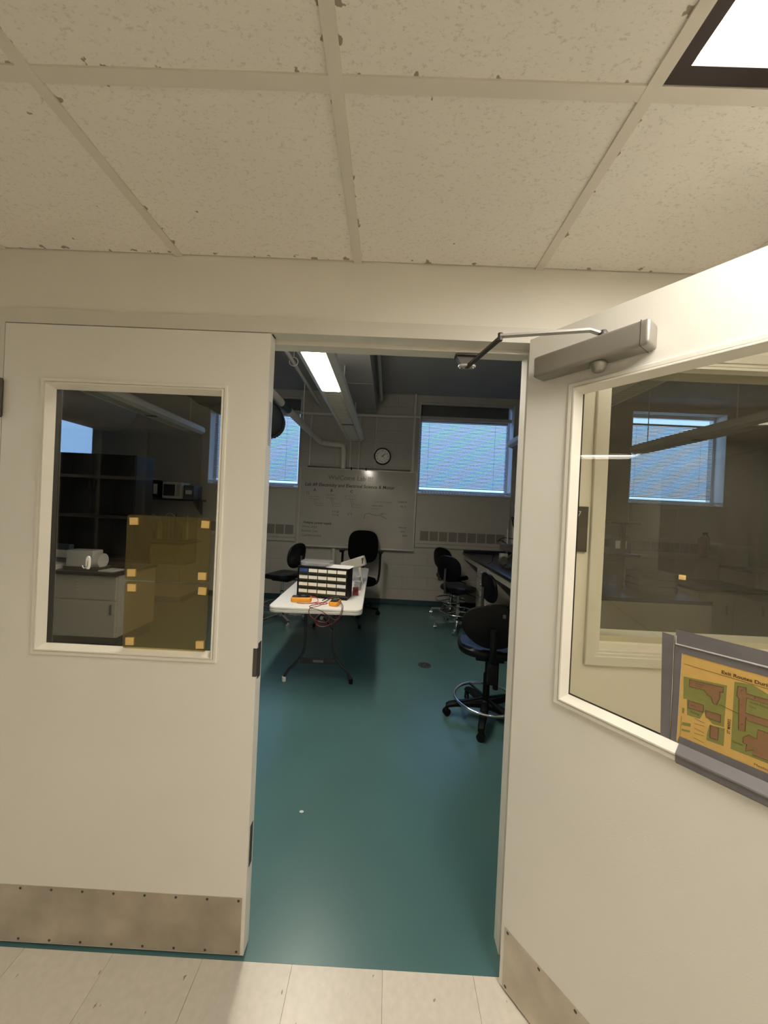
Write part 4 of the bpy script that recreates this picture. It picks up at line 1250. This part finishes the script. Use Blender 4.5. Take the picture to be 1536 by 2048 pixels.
# shelf unit standing on the bench centre
t = thing('bench_shelf', 'dark two-tier reagent shelf standing on the peninsula bench', 'shelf', (2.22, 2.1, PZ))
for y in (0, 1.1, 2.2):
    B(-.02, .02, y, y + .04, 0, .62, .003).obj('upright', DARKSTEEL, t, smooth=False)
for z in (.30, .60):
    B(-.14, .14, -.03, 2.27, z, z + .022, .003).obj('shelf_board', BENCHTOP, t, smooth=False)
for i, (x, y, w_, d_, h, m_, lb) in enumerate(((2.21, 2.25, .20, .26, .16, BLUEBAG, 'blue grey box on the lower tier of the reagent shelf'), (2.22, 2.75, .18, .30, .12, DARKSTEEL, 'dark instrument box on the lower tier of the reagent shelf'), (2.21, 3.6, .2, .3, .2, METALP, 'cream box on the lower tier towards the back wall'))):
    t = thing('instrument_box', lb, 'box', (x, y, PZ + .322), 0)
    B(-w_ / 2, w_ / 2, -d_ / 2, d_ / 2, 0, h, .006).obj('casing', m_, t)
    B(-w_ / 2 - .002, -w_ / 2 + .001, -d_ / 2 + .02, d_ / 2 - .02, h * .35, h * .8).obj('front_panel', BLACKP, t, smooth=False)
    B(-d_ * .2, d_ * .2, -d_ / 2 - .002, -d_ / 2 + .001, h * .3, h * .75).obj('side_label', PAPER, t, smooth=False)
for i, (x, y, rz) in enumerate(((1.62, 2.02, .2), (2.45, 2.05, -.1))):
    t = thing('storage_tray', ['stack of shallow grey trays at the near end of the peninsula bench', 'dark tray stack by the far corner of the peninsula bench'][i], 'tray', (x, y, PZ), rz)
    for k in range(4 if i == 0 else 3):
        MB().pad(.34, .26, [(.015, 0), (.008, .002), (0, .055), (.006, .055), (.013, .006), (.03, .006)], px=8, fn=lambda p: p + Vector((0, 0, k * .060))).obj('tray', METALP if i == 0 else DARKSTEEL, t)
# clutter at the back of the bench: clamp stand, scope-like clamp, wooden blocks
t = thing('clamp_stand', 'cluttered metal clamp stand with black cables on the drawer bench', 'lab stand', (1.55, 3.15, PZ))
B(-.11, .11, -.15, .10, 0, .020, .003).obj('base', DARKSTEEL, t)
MB().cyl((-.05, 0, .02), (-.05, 0, .46), .008, 10).obj('rod', ALU, t)
MB().box(-.12, .06, -.06, .08, .19, .28, .012).obj('motor_block', mat('olive_housing', (.10, .095, .085), .5), t)
MB().lathe([(.045, -.03), (.055, -.02), (.055, .02), (.045, .03)], 22, Matrix.Translation((-.10, -.03, .075)) @ Matrix.Rotation(PI / 2, 4, 'X')).obj('pulley', mat('olive_housing', (.10, .095, .085), .5), t)
MB().tube([(-.12, -.04, .05), (.0, -.05, .16), (.06, -.04, .20)], .014, 8).obj('clamp_arm', DARKSTEEL, t)
MB().box(-.14, -.05, -.05, .02, .10, .16, .006).obj('clamp_head', ALU, t)
MB().tube([(-.06, 0, .28), (-.14, -.02, .33), (-.18, .02, .29), (-.10, .03, .36), (.03, .0, .34), (.14, -.02, .37), (.2, .03, .30)], .005, 6, smooth=2).obj('cable', BLACKP, t)
MB().tube([(-.15, -.06, .16), (-.24, -.05, .13), (-.22, 0, .05), (-.28, .02, .012)], .004, 6, smooth=2).obj('cable', BLACKP, t)
for i, (x, y, rz, L_, lb) in enumerate(((1.62, 2.87, .08, .22, 'longer raw wooden block on the drawer bench'), (1.66, 2.72, .05, .14, 'shorter raw wooden block nearest the doorway jamb'))):
    t = thing('wood_block', lb, 'wood block', (x, y, PZ), rz)
    B(-L_ / 2, L_ / 2, -.045, .045, 0, .042, .003).obj('timber', WOOD, t)
    MB().lathe([(.004, .042), (.004, .0435)], 8, Matrix.Translation((L_ * .3, 0, 0))).obj('screw', DARKSTEEL, t)
t = thing('metal_bar', 'pale metal bar leaning over the wooden blocks', 'bar', (1.86, 2.98, PZ), -.35)
bar((-.16, 0, .15), (.14, 0, .075), .05, .05).obj('channel', METALP, t, smooth=False)
B(-.17, -.12, -.02, .02, 0, .125).obj('support', DARKSTEEL, t, smooth=False)
B(.10, .14, -.02, .02, 0, .06).obj('support', DARKSTEEL, t, smooth=False)
for x, y in ((1.42, 3.9), (1.45, 2.95)):
    pass
# black backsplash unit at the wall end of the bench
tag(B(PX0 + .0, 2.05, YB - .10, YB - .06, PZ, PZ + .045, .004).obj('backsplash', BENCHTOP), 'low black backsplash at the wall end of the bench', 'backsplash')

# wall fittings right of the right window
t = thing('wall_camera', 'small white bracketed camera high beside the right lab window', 'camera', (2.14, YB, 3.17))
MB().box(-.06, .06, -.03, 0, -.02, .10, .006).obj('mount', WHITEP, t)
MB().box(-.05, .06, -.22, -.03, 0.0, .09, .012).obj('body', WHITEP, t)
MB().lathe([(.032, 0), (.032, .03), (.02, .035)], 16, Matrix.Translation((.01, -.22, .03)) @ Matrix.Rotation(PI / 2, 4, 'X')).obj('lens', BLACKP, t)
pipe('cable_drop', [(2.19, YB - .04, 3.05), (2.17, YB - .045, 2.85), (2.20, YB - .04, 2.5), (2.18, YB - .04, 1.75)], .008, 'loose cable hanging beside the right lab window', 'cable', BLACKP)
t = thing('wall_raceway', 'dark wall raceway with pale edge right of the right lab window', 'raceway', (2.20, YB, 1.70))
B(-.10, .10, -.04, 0, 0, .95, .004).obj('cover', mat('raceway_brown', (.10, .085, .065), .5), t, smooth=False)
B(-.125, -.10, -.05, 0, -.02, 1.0, .002).obj('edge_strip', METALP, t, smooth=False)
B(-.10, .10, -.06, 0, -.03, 0, .002).obj('bottom_cap', METALP, t, smooth=False)
t = thing('cable_box', 'blue grey junction box with dark cables above the bench end', 'junction box', (2.13, YB, 1.40))
B(-.08, .08, -.09, 0, 0, .13, .006).obj('box', BLUEBAG, t)
for z in (.03, .07, .11):
    B(-.085, .085, -.094, -.088, z, z + .012).obj('band', METALP, t, smooth=False)
MB().tube([(-.06, -.08, .10), (-.14, -.10, .15), (-.10, -.12, .0), (-.05, -.12, -.2), (.0, -.1, -.42)], .006, 6, smooth=2).obj('cable', BLACKP, t)
pipe('service_pipe', [(2.06, YB - .05, PZ), (2.06, YB - .05, 1.38)], .026, 'pale vertical pipe rising from the bench to the junction box')

# ------------------------------------------------------------------ left side of the lab, seen through the closed leaf's glass
t = thing('desk_cabinet', 'cream metal desk cabinet with drawer and door on the left of the lab', 'cabinet', (-3.70, 2.30, 0))
B(0, .995, .02, .58, .12, .752).obj('carcass', CABP, t, smooth=False)
B(.03, .97, .06, .55, 0, .12).obj('toe_kick', BLACKP, t, smooth=False)
for xa, xb in ((.01, .30), (.31, .985)):
    d = B(xa, xb, 0, .02, .505, .745, .003).obj('drawer', CABP, t, smooth=False)
    for k in range(4):
        MB().pad(.030, .012, [(.001, 0), (0, .004), (.004, .007)], px=2.2, fn=lambda p: Vector((xa + (xb - xa) * .42 + p.x, -p.z, .60 + k * .032 + p.y))).obj('louvre_slot', ALU, d)
    dd = B(xa, xb, 0, .02, .125, .495, .003).obj('cabinet_door', CABP, t, smooth=False)
    B(xb - .05, xb - .035, -.012, 0, .36, .46, .003).obj('latch', DARKSTEEL, dd, smooth=False)
tag(B(-4.6, -2.695, 2.27, 2.90, .753, .785, .004).obj('worktop', BENCHTOP), 'black worktop of the left desk seen through the closed door glass', 'worktop')
t = thing('pedestal_cabinet', 'cream pedestal at the far left under the left desk', 'cabinet', (-4.58, 2.30, 0))
B(0, .45, 0.02, .58, .1, .752).obj('carcass', CABP, t, smooth=False)
for a, b in ((.11, .30), (.31, .52), (.53, .74)):
    B(.01, .44, 0, .02, a, b, .003).obj('drawer', CABP, t, smooth=False)
B(.03, .42, .06, .55, 0, .1).obj('toe_kick', BLACKP, t, smooth=False)
t = thing('black_cabinet', 'tall black cabinet standing on the left desk', 'cabinet', (-3.24, 2.60, .785))
B(-.46, .46, 0, .28, 0, 1.235, .003).obj('carcass', mat('black_laminate', (.012, .011, .010), .35, var=.1), t, smooth=False)
for xa, xb in ((-.455, -.003), (.003, .455)):
    d = B(xa, xb, -.018, 0, .58, 1.23, .003).obj('cabinet_door', mat('black_laminate', (.012, .011, .010), .35, var=.1), t, smooth=False)
    B((xb - .03) if xa < -.1 else (xa + .02), (xb - .02) if xa < -.1 else (xa + .03), -.035, -.018, .85, .95, .003).obj('handle', DARKSTEEL, d)
B(-.46, .46, -.05, 0, .54, .565, .003).obj('ledge', BLACKP, t, smooth=False)
t = thing('paper_roll', 'pale box shaped roll of paper on the left desk', 'paper', (-3.13, 2.44, .786), .05)
MB().box(-.17, .10, -.07, .07, .03, .20, .012).obj('carton', WHITEP, t)
MB().cyl((.10, -.02, .095), (.17, -.02, .095), .075, 20).obj('roll_end', PAPER, t)
B(-.18, .18, -.09, .09, 0, .03, .003).obj('base_book', DARKSTEEL, t)
for i, (x, y, rz, w_, d_, h, m_, lb) in enumerate(((-3.50, 2.40, .1, .26, .20, .05, PAPER, 'thick stack of papers on the left desk'), (-2.84, 2.39, -.12, .15, .15, .012, PAPER, 'thin spread of papers at the corner of the left desk'), (-3.45, 2.50, -.2, .20, .05, .19, BLUEBAG, 'blue grey binder standing on the left desk'))):
    t = thing('paper_stack' if i < 2 else 'binder', lb, 'paper' if i < 2 else 'binder', (x, y, .786 + (.0505 if i == 2 else 0)), rz)
    n_ = 5 if i < 2 else 1
    for k in range(n_):
        o = B(-w_ / 2, w_ / 2, -d_ / 2, d_ / 2, h * k / n_, h * (k + 1) / n_ - .0003).obj('sheet' if i < 2 else 'cover', m_, t, smooth=False)
        o.rotation_euler = (0, 0, random.uniform(-.05, .05) if n_ > 1 else 0)
    if i == 2:
        B(-w_ / 2 + .02, w_ / 2 - .02, -d_ / 2 - .001, -d_ / 2 + .001, .05, .13).obj('spine_label', PAPER, t, smooth=False)
# back counter with shelf
t = thing('back_counter', 'cream counter unit against the back wall left of the left window', 'counter', (-3.62, YB - .02, 0))
B(-.62, .56, -.55, 0, .1, .88).obj('carcass', CABP, t, smooth=False)
B(-.60, .54, -.5, -.02, 0, .1).obj('toe_kick', BLACKP, t, smooth=False)
B(-.64, .58, -.58, 0, .882, .915, .003).obj('counter_top', BENCHTOP, t, smooth=False)
for i in range(3):
    d = B(-.61 + i * .39, -.61 + i * .39 + .38, -.568, -.55, .12, .86, .003).obj('cabinet_door', CABP, t, smooth=False)
    B(-.61 + i * .39 + .32, -.61 + i * .39 + .335, -.585, -.568, .6, .72, .002).obj('handle', CHROME, d, smooth=False)
t = thing('wall_shelf', 'black wall shelf at eye level left of the left window', 'shelf', (-3.52, YB, 1.545))
B(-.52, .50, -.32, 0, 0, .03, .003).obj('shelf_board', BENCHTOP, t, smooth=False)
for x in (-.45, .42):
    MB().prism([(-.28, 0), (0, 0), (0, -.22)], 'x', x, x + .02).obj('bracket', DARKSTEEL, t, smooth=False)
def shelfbox(name, label, x, w_, h, m_, cat, det):
    t = thing(name, label, cat, (x, YB - .18, 1.576))
    B(-w_ / 2, w_ / 2, -.12, .12, 0, h, .006).obj('casing', m_, t)
    det(t)
shelfbox('white_carton', 'white carton at the left end of the wall shelf', -3.88, .20, .26, WHITEP, 'box', lambda t: B(-.06, .06, -.122, -.119, .08, .18).obj('label_card', PAPER, t, smooth=False))
shelfbox('dark_frame', 'dark upright frame with pale panel on the wall shelf', -3.68, .14, .28, BLACKP, 'frame', lambda t: B(-.03, .03, -.123, -.119, .06, .22).obj('panel', WHITEP, t, smooth=False))
shelfbox('microwave', 'small white microwave in the middle of the wall shelf', -3.42, .30, .26, WHITEP, 'microwave', lambda t: (B(-.13, .05, -.124, -.119, .04, .22).obj('door', mat('microwave_door', (.05, .05, .05), .2), t, smooth=False), B(.07, .13, -.124, -.119, .04, .22).obj('keypad', METALP, t, smooth=False)))
shelfbox('parts_bin', 'blue grey bin at the right end of the wall shelf', -3.15, .17, .22, BLUEBAG, 'bin', lambda t: B(-.05, .05, -.123, -.119, .08, .14).obj('label_card', PAPER, t, smooth=False))
t = thing('glassware_rack', 'tangled rack of pale glassware on the back counter', 'rack', (-3.5, YB - .30, .916))
B(-.40, .40, -.12, .12, 0, .02, .003).obj('tray', DARKSTEEL, t)
for k in range(9):
    x = -.34 + k * .085
    r_ = random.uniform(.02, .032)
    h = random.uniform(.16, .42)
    MB().lathe([(r_, .02), (r_, h * .7), (r_ * .4, h * .8), (r_ * .4, h)], 14, Matrix.Translation((x, random.uniform(-.06, .06), 0))).obj('flask', random.choice([CLEAR, PAPER, DARKSTEEL]), t)
MB().tube([(-.35, -.08, .10), (-.2, -.1, .45), (0, -.06, .30), (.12, -.1, .48), (.3, -.05, .25)], .006, 6, smooth=2).obj('hose', PAPER, t)

# right part of the lab, seen through the interior window
t = thing('far_cabinet', 'cream base cabinet with dark top at the far right back wall', 'cabinet', (6.15, YB - .02, 0))
B(-.70, .9, -.55, 0, .1, .87).obj('carcass', CABP, t, smooth=False)
B(-.68, .88, -.5, -.02, 0, .1).obj('toe_kick', BLACKP, t, smooth=False)
B(-.72, .92, -.58, 0, .872, .905, .003).obj('counter_top', BENCHTOP, t, smooth=False)
for i in range(3):
    d = B(-.69 + i * .53, -.69 + i * .53 + .52, -.568, -.55, .12, .86, .003).obj('cabinet_door', CABP, t, smooth=False)
    B(-.69 + i * .53 + .45, -.69 + i * .53 + .465, -.585, -.568, .6, .72, .002).obj('handle', CHROME, d, smooth=False)
t = thing('fire_extinguisher', 'red fire extinguisher hung on the back wall under the far window', 'fire extinguisher', (5.09, YB - .045, 1.03))
MB().lathe([(.055, 0), (.06, .01), (.06, .28), (.045, .33), (.018, .35), (.018, .37)], 22, Matrix.Translation((0, -.06, 0))).obj('cylinder', EXTR, t)
MB().box(-.02, .05, -.075, -.045, .37, .40, .004).obj('valve', BLACKP, t)
MB().tube([(.03, -.06, .38), (.075, -.07, .30), (.075, -.07, .12)], .009, 8, smooth=1).obj('hose', BLACKP, t)
B(-.03, .03, -.01, .012, .12, .30).obj('wall_bracket', DARKSTEEL, t, smooth=False)
t = thing('island_bench', 'low cream island bench in the right aisle of the lab', 'bench', (4.35, 3.55, 0))
B(-.45, .45, -.35, .35, .1, .72).obj('carcass', CABP, t, smooth=False)
B(-.43, .43, -.32, .32, 0, .1).obj('toe_kick', BLACKP, t, smooth=False)
B(-.48, .48, -.38, .38, .722, .755, .003).obj('bench_top', BENCHTOP, t, smooth=False)
for i in range(2):
    d = B(-.44 + i * .445, -.005 + i * .445, -.368, -.35, .12, .70, .003).obj('cabinet_door', CABP, t, smooth=False)
    B(-.10 + i * .445 - .0, -.085 + i * .445, -.385, -.368, .45, .57, .002).obj('handle', CHROME, d, smooth=False)

# ------------------------------------------------------------------ small floor things
t = thing('floor_drain', 'round dark floor drain in the teal floor', 'drain', (.442, 2.328, .0005))
MB().lathe([(.066, 0), (.066, .002), (.060, .003), (.02, .003)], 28).obj('grate', DARKSTEEL, t)
for k in range(8):
    a = k * PI / 4
    o = B(.022, .052, -.004, .004, .003, .0036).obj('slot', BLACKP, t, smooth=False)
    o.rotation_euler = (0, 0, a)
o = MB().pad(.022, .014, [(.004, 0), (0, .002), (.001, .004), (.005, .005)], px=1.8).obj('floor_scrap', PAPER)
o.location = (-.366, .574, 0)
tag(o, 'tiny white scrap lying on the teal floor', 'scrap')
print('blocks', nb, 'objects', len(bpy.data.objects))
